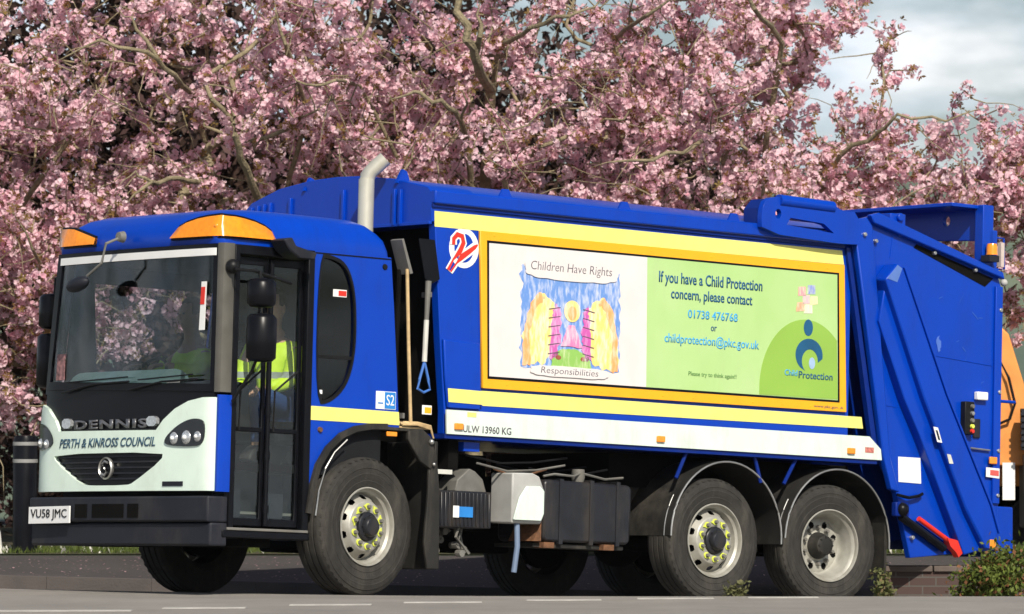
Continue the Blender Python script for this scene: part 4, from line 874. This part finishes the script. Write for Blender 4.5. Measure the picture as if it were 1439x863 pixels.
text('lettering', 'Protection', 5.93, 6.32, 1.89, 1.95, txt, adv, off=-.0355, bold=.012)
text('lettering', 'Child', 5.77, 5.915, 1.905, 1.955, M['cyan'], adv, off=-.0355, bold=.012)
text('lettering', 'www.pkc.gov.uk', 6.12, 6.46, 1.655, 1.685, M['ink'], adv, off=-.0285)
flat('figure_head', ellipse(6.03,2.31,.052,.068), txt, -.0355, adv)
cres = [(6.045+.155*math.cos(R(t)), 2.085+.135*math.sin(R(t))) for t in range(-10, 236, 8)] + [(6.055+.092*math.cos(R(t)), 2.035+.098*math.sin(R(t))) for t in range(236, -12, -8)]
flat('figure_arms', cres, txt, -.0355, adv); flat('small_head', ellipse(6.08,2.02,.035,.048), mat('pale_lilac_ink', (.35, .50, .70), .5), -.0355, adv)
for i, (x, z, c) in enumerate([(5.95,2.60,(.80,.30,.35)),(6.06,2.62,(.25,.30,.62)),(6.0,2.535,(.75,.45,.50)),(6.09,2.53,(.80,.72,.35)),(5.94,2.47,(.80,.35,.22)),(6.03,2.46,(.80,.70,.60))]):
    flat('logo_patch', [(x-.045+rng.uniform(-.01,.01),z-.035),(x+.045,z-.03+rng.uniform(-.01,.01)),(x+.04,z+.045),(x-.04,z+.04)], crayon('logo_ink', c, (.6,.66,.45), .55, 60), -.0333, adv)
# the child's crayon drawing
def rough(pts, amp, n=8, seed=1):
    g = np.random.default_rng(seed); out = []
    m = len(pts)
    for i in range(m):
        a, c = pts[i], pts[(i+1) % m]
        for k in range(n):
            t = k/n; d = math.hypot(c[0]-a[0], c[1]-a[1]) + 1e-6; nx, nz = -(c[1]-a[1])/d, (c[0]-a[0])/d; q = g.normal()*amp if k else 0
            out.append((a[0]+(c[0]-a[0])*t+nx*q, a[1]+(c[1]-a[1])*t+nz*q))
    return out
flat('blue_scribble', rough([(2.90,2.61),(3.06,2.60),(3.85,2.60),(3.935,2.61),(3.95,1.83),(2.915,1.82)], .010, 22), crayon('blue_crayon', (.13,.27,.62), (.55,.60,.75), .58), -.0332, post)
yl, orc, pk, mg = crayon('yellow_crayon', (.85,.62,.18), (.85,.76,.55), .55), crayon('orange_crayon', (.85,.36,.12), (.86,.60,.40), .55), crayon('pink_crayon', (.72,.20,.42), (.80,.55,.62), .56), crayon('magenta_crayon', (.55,.10,.38), (.70,.40,.62), .56)
for s in (1, -1):
    X = lambda x: 3.43 + s*x
    wing = [(X(-.16-.10),1.86),(X(-.50),1.83),(X(-.49),2.10),(X(-.42),2.32),(X(-.33),2.41),(X(-.22),2.36),(X(-.14),2.26),(X(-.16),2.0)]
    flat('yellow_wing', rough(wing, .008, 6, 3), yl, -.0354, post)
    flat('orange_edge', rough([(X(-.50),1.83),(X(-.42),1.83),(X(-.44),2.10),(X(-.36),2.30),(X(-.28),2.36),(X(-.34),2.41),(X(-.43),2.32),(X(-.49),2.10)], .006, 5, 4), orc, -.0376, post)
    flat('pink_edge', rough([(X(-.22),1.90),(X(-.15),1.90),(X(-.11),2.05),(X(-.12),2.28),(X(-.17),2.33),(X(-.20),2.2)], .010, 7, 5), mg, -.0376, post)
    for k in range(6): flat('crayon_line', [(X(-.24),1.93+.07*k),(X(-.12),1.95+.07*k),(X(-.12),1.955+.07*k),(X(-.24),1.937+.07*k)], M['ink'], -.0398, post)
flat('green_ground', rough([(3.22,1.83),(3.66,1.83),(3.62,1.93),(3.50,1.98),(3.34,1.98),(3.24,1.93)], .006, 5), crayon('green_crayon', (.25,.48,.10), (.5,.62,.3), .6), -.0376, post)
for x in (3.30, 3.56): flat('ground_mark', ellipse(x, 1.91, .028, .018, 10), crayon('brown_crayon', (.3,.08,.04)), -.0398, post)
flat('pink_dress', rough([(3.32,2.00),(3.55,2.00),(3.46,2.17),(3.40,2.17)], .005, 5), pk, -.0398, post)
flat('hair', ellipse(3.435,2.28,.085,.085), yl, -.0376, post); flat('face', ellipse(3.435,2.265,.045,.055), orc, -.0398, post)
def cloud(x0, x1, z, h, name, sd):
    cx_, hw = (x0+x1)/2, (x1-x0)/2+.10; pts = []
    for k in range(120):
        q = 2*math.pi*k/120; s = 1+.10*abs(math.sin(5.5*q+sd)); cu = lambda v: math.copysign(abs(v)**.55, v)
        pts.append((cx_+hw*cu(math.cos(q))*(1+.03*abs(math.sin(5.5*q+sd))), z+h*.72*cu(math.sin(q))*s))
    flat(name, pts, M['paper'], -.0415, post)
cloud(3.04, 3.80, 2.60, .11, 'cloud', 1); cloud(3.12, 3.72, 1.80, .055, 'cloud', 2)
text('handwriting', 'Children Have Rights', 2.99, 3.84, 2.56, 2.65, M['ink'], post, off=-.042, bold=-.008, shear=.1)
text('handwriting', 'Responsibilities', 3.12, 3.72, 1.765, 1.83, M['ink'], post, off=-.042, bold=-.008, shear=.1)

# --- between the axles
e = BM(); box(e, 2.12, 2.70, .02, .45, .55, .83)
for k in range(14): box(e, 2.14+.04*k, 2.155+.04*k, .008, .03, .56, .82)
bb = me_obj('battery_box', e, M['tank'], tr, bevel=.008); flat('blue_label', [(2.36,.63),(2.50,.63),(2.50,.71),(2.36,.71)], M['bluesign'], .006, bb); flat('label_field', [(2.30,.625),(2.36,.625),(2.36,.715),(2.30,.715)], M['white'], .006, bb)
me_obj('frame_sticker', box(BM(), 2.15, 2.32, .05, .06, .955, .99), M['white_dirty'], tr, smooth=0)
e = BM(); prism(e, [(2.38,.83),(2.70,.83),(2.66,.93),(2.58,.99),(2.52,1.01),(2.40,.92)], .08, .3, 'y'); me_obj('valve_cover', e, M['gdark'], tr, bevel=.01)
e = BM(); prism(e, [(2.84,.60),(3.14,.60),(3.17,.66),(3.175,.86),(3.12,.97),(3.05,.995),(2.84,.99)], -.06, .20, 'y'); ai = me_obj('air_intake', e, M['grey'], tr, bevel=.012)
e = BM(); prism(e, [(2.84,.625),(3.13,.625),(3.155,.68),(3.155,.86),(3.11,.895),(2.97,.89),(2.90,.80)], -.085, -.062, 'y'); me_obj('cover', e, M['band'], ai, bevel=.01)
e = BM(); tube(e, [(2.93,-.02,.60), (2.93,-.03,.42), (2.91,-.02,.22)], .022, 10); me_obj('drain_hose', e, mat('blue_grey_hose', (.16, .22, .33), .5), tr)
e = BM(); prism(e, [(3.22,.50),(3.25,.47),(4.11,.47),(4.14,.50),(4.15,.91),(4.12,.94),(3.25,.955),(3.22,.93)], .0, .55, 'y'); tk = me_obj('fuel_tank', e, M['tank'], tr, bevel=.02)
e = BM(); lathe(e, [(.001,.10),(.05,.10),(.055,.04),(.045,0)], 'z', 18, (3.66,.1,.95)); me_obj('filler_cap', e, M['gdark'], tk)
e = BM()
for x in (3.38, 3.70, 3.98): prism(e, [(x,.455),(x+.04,.455),(x+.04,.96),(x,.965)], -.006, .56, 'y')
me_obj('tank_strap', e, M['tank'], tk)
me_obj('tank_shelf', box(BM(), 3.15, 4.1, .04, .5, .425, .455), M['fender'], tr)
me_obj('tank_bracket', prism(BM(), [(3.12,.47),(3.20,.47),(3.20,.62)], .0, .3, 'y'), M['rust'], tr)
for x in (3.22, 3.85): me_obj('tank_bracket', box(BM(), x, x+.11, -.01, .1, .42, .465), M['rust'], tr)
e = BM(); tube(e, [(3.25,.05,.98), (3.35,.03,1.0), (3.55,.03,.99), (3.65,.06,1.02), (3.9,.05,.98), (4.1,.06,1.0)], .01, 6); me_obj('brake_line', e, M['gdark'], tr)
me_obj('blue_lug', box(BM(), 2.42, 2.58, .04, .12, 1.14, 1.21), M['blue'], tr)
def fender(cx_, cz_, a0, a1, r, y1):
    e = BM(); band(e, arc(cx_, cz_, r, a0, a1, 30), .0, y1, -.012); o = me_obj('rear_mudguard', e, M['fender'], tr, smooth=50)
    e = BM(); tube(e, [(x, -.004, z) for x, z in arc(cx_, cz_, r+.004, a0, a1, 30)], .008, 8); me_obj('edge_trim', e, M['alu'], o)
    e = BM(); tube(e, [(x, .07, z) for x, z in arc(cx_, cz_, r+.01, a1-32, a1, 10)], .006, 6); me_obj('edge_trim', e, M['alu'], o)
    return o
fender(5.19, .56, -3, 180, .61, .56); fender(6.45, .56, -3, 178, .60, .56)
e = BM(); prism(e, [(4.58,.62),(4.58,.8),(4.72,1.0),(4.80,1.08),(4.66,1.1),(4.4,1.0),(4.40,.62)], .5, .56, 'y'); me_obj('splash_panel', e, M['fender'], tr)
for x0, x1 in ((4.62,4.75),(5.56,5.50),(5.82,5.98)): me_obj('mudguard_stay', tube(BM(), [(x0,-.0,1.02), (x1,.02,1.24)], .016, 8), M['blue_shade'], tr)
e = BM(); box(e, 7.02, 7.05, .02, .5, .3, .75); me_obj('rear_mudflap', e, M['fender'], tr)

# --- tailgate
tg_pts = [(6.50,3.22),(6.78,3.29),(6.98,3.25),(8.30,2.90),(8.345,2.80),(8.36,.56),(7.30,.46),(7.12,1.00),(6.93,1.28)]
e = BM(); prism(e, tg_pts, -.01, .05, 'y'); prism(e, tg_pts, 2.28, 2.34, 'y'); box(e, 8.30, 8.345, .05, 2.28, .56, 2.5)
tg = me_obj('tailgate', e, M['blue'], tr, bevel=.006)
e = BM(); prism(e, [(6.55,2.9),(8.1,2.35),(8.2,.7),(7.35,.6),(6.95,1.3)], .3, 2.0, 'y'); me_obj('hopper_shell', e, M['blue_shade'], tg)
# vertical front channel
e = BM(); prism(e, [(6.49,3.24),(6.66,3.26),(6.72,3.20),(6.98,1.30),(7.10,1.00),(7.0,1.02),(6.90,1.30)], -.07, -.012, 'y'); me_obj('front_channel', e, M['blue'], tg, bevel=.01)
e = BM(); prism(e, [(6.46,3.0),(6.50,3.0),(6.88,1.32),(6.82,1.32)], -.03, .02, 'y'); me_obj('seal_strip', e, M['blue_shade'], tg)
# sloping top flange with dark slot
e = BM(); prism(e, [(6.70,3.29),(6.80,3.315),(8.31,2.92),(8.33,2.86),(8.28,2.875),(6.74,3.225)], -.07, -.012, 'y'); me_obj('top_flange', e, M['blue'], tg, bevel=.01)
e = BM(); prism(e, [(7.27,3.06),(7.30,3.09),(8.24,2.865),(8.14,2.79)], -.016, -.0105, 'y'); me_obj('dark_slot', e, M['dark'], tg)
# diagonal ram cover standing on a wider brace plate
e = BM(); prism(e, [(6.79,2.41),(6.86,2.76),(6.92,2.72),(7.34,1.80),(7.87,.89),(8.11,.56),(7.856,.50),(7.28,1.51),(7.10,1.79)], -.10, -.012, 'y'); me_obj('brace_plate', e, M['blue'], tg, bevel=.010)
e = BM(); prism(e, [(6.797,2.759),(6.936,2.899),(7.004,2.862),(7.543,1.834),(8.103,.93),(8.205,.693),(8.113,.558),(8.05,.56),(7.809,.883),(7.279,1.797)], -.16, -.012, 'y'); rc = me_obj('ram_cover', e, M['blue'], tg, bevel=.014)
e = BM(); prism(e, [(7.002,2.868),(7.022,2.868),(7.563,1.834),(8.123,.93),(8.222,.70),(8.205,.693),(8.103,.93),(7.543,1.834)], -.172, -.012, 'y'); me_obj('cover_flange', e, M['blue'], rc, bevel=.003)
flat('worn_patch', [(6.81,2.765),(6.93,2.885),(6.985,2.858),(6.93,2.74)], mat('scuffed_blue', (.10,.20,.55), .5), -.161, rc)
e = BM()
for x, z in ((6.62,3.12),(6.80,3.08),(6.86,3.22),(7.1,3.16),(7.5,3.03),(8.0,2.92),(8.32,2.6),(8.32,1.9),(8.32,1.4),(8.32,1.02),(7.9,.85),(7.3,.63)): e = lathe(BM(), [(.001,-.035),(.014,-.035),(.018,-.03),(.018,0)], 'y', 8, (x, -.012 if x > 6.7 else -.06, z)); me_obj('bolt', e, M['alu'], tg)
e = BM(); box(e, 8.26, 8.345, -.035, -.011, .95, 2.80); me_obj('rear_flange', e, M['blue'], tg, bevel=.006)
q = flat('blank_white_plate', [(7.13,1.30),(7.395,1.30),(7.41,1.085),(7.14,1.09)], M['white'], -.0125, tg)
q = flat('safety_label', [(7.39,1.56),(7.445,1.555),(7.50,1.43),(7.44,1.435)], M['white'], -.1615, rc); flat('label_mark', [(7.415,1.535),(7.44,1.53),(7.475,1.45),(7.45,1.455)], M['bumper'], -.1637, q)
q = flat('safety_label', [(7.56,1.34),(7.605,1.335),(7.64,1.26),(7.59,1.26)], M['white_dirty'], -.1615, rc)
flat('dust_streak', rough([(7.56,2.3),(7.60,2.34),(7.62,2.24),(7.59,2.2)], .012, 4), mat('pale_dust', (.08,.18,.62), .6), -.0118, tg)
# weld seams, rivets and scuffs
me_obj('weld_seam', tube(BM(), [(7.02,-.012,3.16), (6.99,-.012,2.95)], .006, 6), M['blue'], tg); me_obj('weld_seam', tube(BM(), [(7.05,-.011,2.2), (8.25,-.011,2.12)], .004, 6), M['blue'], tg)
me_obj('weld_seam', tube(BM(), [(6.98,-.011,1.72), (7.1,-.011,1.71)], .004, 6), M['blue'], tg)
g = np.random.default_rng(5); sm = mat('scratched_blue', (.03,.11,.50), .5)
for k in range(9):
    x, z = g.uniform(7.55, 8.2), g.uniform(1.95, 2.65); a_ = g.uniform(-1.2, 1.2); l_ = g.uniform(.03, .10)
    flat('scratch', [(x, z), (x+l_*math.cos(a_), z+l_*math.sin(a_)), (x+l_*math.cos(a_)+.004, z+l_*math.sin(a_)+.006), (x+.003, z+.008)], sm, -.0115, tg)
for k in range(24): me_obj('rivet', lathe(BM(), [(.001,-.004),(.006,-.003),(.008,0)], 'y', 8, (2.62+.165*k, -.028, 1.668 if k % 2 else 2.815)), M['orange'], adv)
# controls
e = BM(); box(e, 7.87, 7.985, -.07, -.012, 1.52, 1.80); ctl = me_obj('control_box', e, M['black'], tg, bevel=.008)
for k, (z, mm) in enumerate([(1.76,'gdark'),(1.70,'alu'),(1.64,'gdark'),(1.59,'nut'),(1.55,'red')]): me_obj('push_button', lathe(BM(), [(.001,-.022),(.017,-.02),(.02,0)], 'y', 14, (7.95,-.07,z)), M[mm], ctl)
me_obj('control_cover', box(BM(), 8.02, 8.10, -.03, -.012, 1.50, 1.66), M['bumper'], tg, bevel=.005)
me_obj('work_lamp', box(BM(), 8.03, 8.16, -.06, -.012, 1.82, 1.89), M['white'], tg, bevel=.008)
me_obj('grab_rail', tube(BM(), [(7.98,-.03,1.41), (8.22,-.03,1.40)], .008, 6), M['alu'], tg)
me_obj('side_marker', box(BM(), 8.20, 8.29, -.055, -.036, 1.285, 1.345), M['amber'], tg, bevel=.006)
q = flat('reflector_label', [(8.17,1.255),(8.335,1.25),(8.335,1.165),(8.17,1.175)], M['white'], -.0365, tg); flat('red_patch', [(8.22,1.235),(8.325,1.232),(8.325,1.185),(8.22,1.19)], mat('label_red', (.75,.12,.10), .5), -.0388, q)
# rear step / bumper
e = BM(); prism(e, [(8.345,.93),(8.55,.93),(8.56,.52),(8.36,.50)], .0, .5, 'y'); me_obj('rear_step', e, M['blue'], tg, bevel=.01)
# red safety strut with dark ram
e = BM(); tube(e, [(7.34,-.06,.79), (7.76,-.06,.59)], .022, 10); prism(e, [(7.66,.64),(7.74,.63),(7.84,.61),(7.85,.52),(7.80,.48),(7.77,.52),(7.70,.57)], -.09, -.03, 'y'); me_obj('safety_strut', e, M['red'], tg)
e = BM(); tube(e, [(7.14,-.05,.80), (7.66,-.05,.55)], .035, 10); sphere(e, (7.14,-.06,.86), .06); tube(e, [(7.10,-.04,.98), (7.22,-.06,.96), (7.35,-.05,.98), (7.4,-.04,1.0)], .014, 8); me_obj('hydraulic_ram', e, M['satin'], tg)
e = BM(); box(e, 7.06, 7.22, -.07, -.012, .80, .92); me_obj('pivot_block', e, M['blue_shade'], tg, bevel=.01)
me_obj('amber_reflector', box(BM(), 8.10, 8.17, -.17, -.152, .56, .64), M['amber'], tg, bevel=.006)
# rear crossplate above the hopper
e = BM(); prism(e, [(.06,2.75),(.06,3.485),(2.28,3.485),(2.28,2.75)], 8.18, 8.22, 'x', holes=[[(.14,2.9),(.14,3.19),(.60,3.21),(.95,3.19),(.8,2.9)], ellipse(.49,3.376,.04,.045,16)]); box(e, 7.80, 8.22, .06, 2.28, 3.455, 3.487); me_obj('rear_crossplate', e, M['blue'], tg, bevel=.006)
e = BM(); box(e, 8.12, 8.25, .0, .10, 2.86, 3.49); box(e, 8.20, 8.30, -.0, .06, 2.80, 3.28); me_obj('rear_post', e, M['blue'], tg, bevel=.008)
e = BM(); tube(e, [(8.30,.02,3.22), (8.40,.02,3.22), (8.41,.02,2.96), (8.30,.02,2.95)], .010, 8); me_obj('lamp_guard', e, M['blue'], tg)
e = BM(); lathe(e, [(.001,.10),(.04,.095),(.048,.07),(.048,.02),(.052,0)], 'z', 20, (8.17,-.06,3.06)); be = me_obj('beacon', e, M['amber'], tg); me_obj('beacon_base', box(BM(), 8.10, 8.22, -.10, .0, 3.0, 3.055), M['bumper'], be)
e = BM(); box(e, 8.33, 8.37, -.02, .03, 2.97, 3.18); me_obj('rear_light', e, mat('pale_lens', (.6,.5,.45), .2), tg, bevel=.004)
e = BM(); sphere(e, (8.38,-.01,2.84), .032); me_obj('round_lamp', e, M['grey'], tg)
e = BM(); tube(e, [(8.345,.05,1.83), (8.60,.05,1.83)], .014, 8); me_obj('rear_handrail', e, M['blue'], tg)
# lifting arms on the roof edge
e = BM(); arm = smoothpoly([(5.42,3.05),(5.41,3.22),(5.46,3.33),(5.62,3.355),(6.22,3.345),(6.33,3.29),(6.52,3.30),(6.56,3.03),(6.40,3.02),(6.20,3.02)], 1)
prism(e, arm, -.10, -.047, 'y', holes=[[(5.70,3.13),(5.74,3.19),(6.12,3.17),(6.24,3.10)], ellipse(5.60,3.21,.035,.042,16)]); la = me_obj('lifting_arm', e, M['blue'], tr, bevel=.010)
e = BM(); tube(e, [(5.62,-.075,3.325), (6.24,-.075,3.315)], .05, 14); me_obj('arm_tube', e, M['blue'], la)
e = BM(); prism(e, [(5.42,3.05),(5.42,3.25),(5.50,3.33),(5.62,3.30),(5.55,3.05)], -.04, .12, 'y'); prism(e, [(5.6,3.08),(6.4,3.06),(6.4,3.14),(5.6,3.14)], -.02, .1, 'y'); me_obj('arm_bracket', e, M['blue_shade'], la)
e = BM(); box(e, 6.98, 7.16, -.02, .1, 3.20, 3.33); lathe(e, [(.001,-.05),(.035,-.05),(.035,.12)], 'y', 14, (7.08,0,3.30)); me_obj('hinge_block', e, M['blue'], tg, bevel=.008)
e = BM(); box(e, 7.02, 7.10, 2.0, 2.1, 3.15, 3.33); me_obj('far_hinge_block', e, M['blue'], tg)
# exhaust stack
e = BM(); tube(e, [(1.80,.55,1.3), (1.80,.55,3.22)], .062, 20); b_ = (1.80,.42,3.22)
tube(e, [(1.80,.55,3.20), (1.803,.547,3.24), (1.825,.525,3.285), (1.90,.45,3.385)], [.060,.060,.058,.058], 20, cap=False); tube(e, [(1.898,.452,3.383), (1.86,.49,3.33)], .05, 16)
me_obj('exhaust_stack', e, M['steel'], tr, smooth=60)
e = BM(); tube(e, [(1.80,.55,1.1), (1.80,.55,2.55)], .11, 24); me_obj('exhaust_silencer', e, M['dark'], tr)
e = BM(); tube(e, [(1.76,.1,1.3),(1.78,.1,2.5)], .02, 8); tube(e, [(1.9,.5,1.3),(1.95,.6,2.0),(1.85,.7,2.6)], .03, 8); box(e, 1.72, 1.95, .7, 2.0, 1.2, 2.1); me_obj('air_cleaner', e, M['dark'], tr)
e = BM()
for x in (1.76, 2.00): box(e, x, x+.02, -.01, .09, 2.30 if x > 1.9 else 1.36, 2.34 if x > 1.9 else 1.40)
me_obj('tool_bracket', e, M['gdark'], tr)

# ------------------------------------------------------------------ tools carried behind the cab: things of their own
def in_truck(o): o.matrix_world = tr.matrix_world.copy(); return o
br = in_truck(empty('broom')); tag(br, 'long pale wooden broom standing upright in the gap behind the cab', 'broom')
me_obj('handle', tube(BM(), [(1.85,-.0,1.32), (1.81,-.0,1.9), (1.775,-.0,2.50)], .014, 10), M['wood'], br)
e = BM(); prism(e, [(1.70,2.72),(1.72,2.73),(1.82,2.47),(1.79,2.46)], -.02, .12, 'y'); me_obj('head', e, M['gdark'], br, bevel=.004)
sh = in_truck(empty('shovel')); tag(sh, 'shovel hung blade up with blue grip beside the broom', 'shovel')
me_obj('shaft', tube(BM(), [(1.945,-.03,1.80), (1.955,-.03,2.12)], .020, 10), M['white_dirty'], sh)
me_obj('socket', tube(BM(), [(1.955,-.03,2.12), (1.965,-.03,2.42)], [.018,.024], 10), M['gdark'], sh)
e = BM(); prism(e, [(1.86,2.74),(1.93,2.44),(2.00,2.40),(2.08,2.44),(2.02,2.74)], -.03, -.022, 'y'); me_obj('blade', e, M['satin'], sh, bevel=.003)
e = BM(); tube(e, [(1.945,-.03,1.80), (1.90,-.03,1.66), (1.885,-.03,1.59), (1.945,-.03,1.565), (2.005,-.03,1.59), (1.99,-.03,1.66), (1.945,-.03,1.80)], .011, 8); me_obj('grip', e, mat('blue_grip', (.05,.16,.50), .5), sh)

# ------------------------------------------------------------------ people in the cab
def skinned(name, verts, edges, radii_, m, parent, sub=2, root=0):
    me = bpy.data.meshes.new(name); me.from_pydata(verts, edges, []); b = BM(); b.from_mesh(me); lay = b.verts.layers.skin.verify(); b.verts.ensure_lookup_table()
    for v, r in zip(b.verts, radii_): v[lay].radius = r if isinstance(r, tuple) else (r, r); v[lay].use_root = False
    b.verts[root][lay].use_root = True; b.to_mesh(me); b.free(); me.materials.append(m)
    o = bpy.data.objects.new(name, me); col.objects.link(o)
    if parent: o.parent = parent
    o.modifiers.new('skin', 'SKIN').use_smooth_shade = True; s = o.modifiers.new('sub', 'SUBSURF'); s.levels = s.render_levels = sub
    dg = bpy.context.evaluated_depsgraph_get(); nm = bpy.data.meshes.new_from_object(o.evaluated_get(dg)); o.modifiers.clear(); old = o.data; o.data = nm; bpy.data.meshes.remove(old); nm.name = name
    return o
def vest_mat():
    m = mat('vest_with_bands', (.66, .86, .03), .6, var=.08, vscale=10, bump=.4, bscale=14); t = m.node_tree; p = t.nodes['Principled BSDF']; n = t.nodes.new; l = t.links.new
    src = p.inputs['Base Color'].links[0].from_socket; tcn = n('ShaderNodeTexCoord'); sp = n('ShaderNodeSeparateXYZ'); l(tcn.outputs['Object'], sp.inputs[0])
    a = n('ShaderNodeMath'); a.operation = 'COMPARE'; a.inputs[1].default_value = .24; a.inputs[2].default_value = .025; l(sp.outputs[2], a.inputs[0])
    x = n('ShaderNodeMixRGB'); l(a.outputs[0], x.inputs[0]); l(src, x.inputs[1]); x.inputs[2].default_value = (.30, .31, .30, 1); l(x.outputs[0], p.inputs['Base Color']); return m
VM = vest_mat()
def person(x, y, z, lab, hands, turn=0):
    """seated figure, pelvis at (x,y,z) in truck axes, facing the cab front (-x); hands: two points relative to the pelvis"""
    root = empty('person_root'); root.name = 'person'; root.matrix_world = tr.matrix_world @ Matrix.Translation((x, y, z)) @ Matrix.Rotation(R(turn), 4, 'Z'); tag(root, lab, 'person')
    V = [(0,0,0),(-.0,0,.14),(.0,0,.30),(.01,0,.44),(.0,0,.54),(-.02,0,.60),(-.03,0,.68),(-.03,0,.76)]; E = [(i,i+1) for i in range(7)]; RR = [(.15,.12),(.14,.11),(.15,.115),(.15,.11),(.06,.06),(.055,.055),(.075,.085),(.07,.085)]
    for s in (-1, 1):
        i = len(V); V += [(-.12,.10*s,.02),(-.44,.13*s,.06),(-.47,.13*s,-.16),(-.48,.13*s,-.36),(-.56,.13*s,-.38)]; E += [(0,i),(i,i+1),(i+1,i+2),(i+2,i+3),(i+3,i+4)]; RR += [.095,.070,.058,.045,.04]
        h = hands[0] if s < 0 else hands[1]; hx, hy, hz = h; sh_ = Vector((.0,.20*s,.44)); hd = Vector(h); el = sh_.lerp(hd, .5) + Vector((.04,.06*s,-.10))
        i = len(V); V += [tuple(sh_), tuple(el), tuple(el.lerp(hd, .5)), tuple(hd)]; E += [(3,i),(i,i+1),(i+1,i+2),(i+2,i+3)]; RR += [.062,.047,.038,.028]
    bd = skinned('body', V, E, RR, M['skin'], root)
    # clothing follows the body
    TV = [(0,0,-.02),(0,0,.14),(0,0,.30),(.01,0,.43),(.0,0,.50)]; TE = [(i,i+1) for i in range(4)]; TR = [(.165,.135),(.16,.13),(.17,.135),(.165,.13),(.085,.085)]
    for s in (-1, 1): 
        i = len(TV); TV += [(.0,.20*s,.445)]; TE += [(3,i)]; TR += [.085]
        hd = Vector(hands[0] if s < 0 else hands[1]); sh_ = Vector((.0,.20*s,.44)); el = sh_.lerp(hd, .5) + Vector((.04,.06*s,-.10)); wr = el.lerp(hd, .78)
        TV += [tuple(sh_.lerp(el, .5)), tuple(el), tuple(el.lerp(hd, .45)), tuple(wr)]; TE += [(i,i+1),(i+1,i+2),(i+2,i+3),(i+3,i+4)]; TR += [.078,.070,.058,.048]
    skinned('hi_vis_jacket', TV, TE, TR, VM, root)
    LV = [(0,0,-.02)]; LE = []; LR = [(.165,.13)]
    for s in (-1, 1):
        i = len(LV); LV += [(-.12,.10*s,.02),(-.44,.13*s,.06),(-.47,.13*s,-.14),(-.48,.13*s,-.30)]; LE += [(0,i),(i,i+1),(i+1,i+2),(i+2,i+3)]; LR += [.11,.085,.075,.065]
    skinned('trousers', LV, LE, LR, M['jean'], root)
    for s in (-1, 1):
        e = BM(); prism(e, smoothpoly([(-.68,-.44),(-.40,-.44),(-.40,-.30),(-.52,-.30),(-.66,-.37)], 1), .13*s-.05, .13*s+.05, 'y'); me_obj('boot', e, M['boot'], root, bevel=.015)
    # head
    e = BM(); sphere(e, (-.04,0,.76), .105, 1.22, 24, 0, .98, .80)
    for v in e.verts:
        if v.co.x < -.10 and v.co.z < .72: v.co.y *= .82
    sphere(e, (-.145,0,.745), .018, 1.5, 10); sphere(e, (-.03,.088,.75), .025, 1.4, 8, 0, .7, .4); sphere(e, (-.03,-.088,.75), .025, 1.4, 8, 0, .7, .4); sphere(e, (-.128,0,.692), .02, .35, 8, 0, .6, 1.2)
    hd_ = me_obj('head', e, M['skin'], root, smooth=80)
    for s in (-1, 1): e = BM(); sphere(e, (-.132,.035*s,.775), .011, .7, 8); me_obj('eye', e, M['ink'], hd_)
    e = BM(); sphere(e, (-.02,0,.80), .112, 1.05, 20, 0, .98, .84); bmesh.ops.delete(e, geom=[v for v in e.verts if v.co.z < .745 or (v.co.x < -.09 and v.co.z < .84)], context='VERTS'); me_obj('hair', e, M['hair'], root, smooth=80)
    # hands: palm, four unequal fingers and a thumb
    for s, h in ((-1, hands[0]), (1, hands[1])):
        HV = [(0,0,0),(-.045,0,-.004),(-.085,0,-.008)]; HE = [(0,1),(1,2)]; HR = [(.024,.018),(.034,.014),(.036,.013)]
        for k, ln in enumerate((.068,.078,.072,.056)):
            yy = (-.027+.018*k); i = len(HV); HV += [(-.088,yy,-.010),(-.088-ln*.5,yy*1.1,-.020),(-.088-ln*.8,yy*1.1,-.045),(-.088-ln*.75,yy*1.1,-.065)]; HE += [(2,i),(i,i+1),(i+1,i+2),(i+2,i+3)]; HR += [.009,.0088,.008,.007]
        i = len(HV); HV += [(-.03,-.034*s,-.01),(-.065,-.055*s,-.028),(-.09,-.052*s,-.045)]; HE += [(0,i),(i,i+1),(i+1,i+2)]; HR += [.012,.010,.008]
        o = skinned('hand', HV, HE, HR, M['skin'], root, 1); o.location = h
    return root
person(.96, .57, 1.41, 'crew member in hi-vis jacket sitting just inside the folding cab door', [(-.34,-.08,.12), (-.36,.10,.12)], 24)
person(1.06, 1.72, 1.39, 'driver in hi-vis jacket seen dimly through the windscreen behind the steering wheel', [(-.40,-.16,.36), (-.40,.16,.36)], 0)
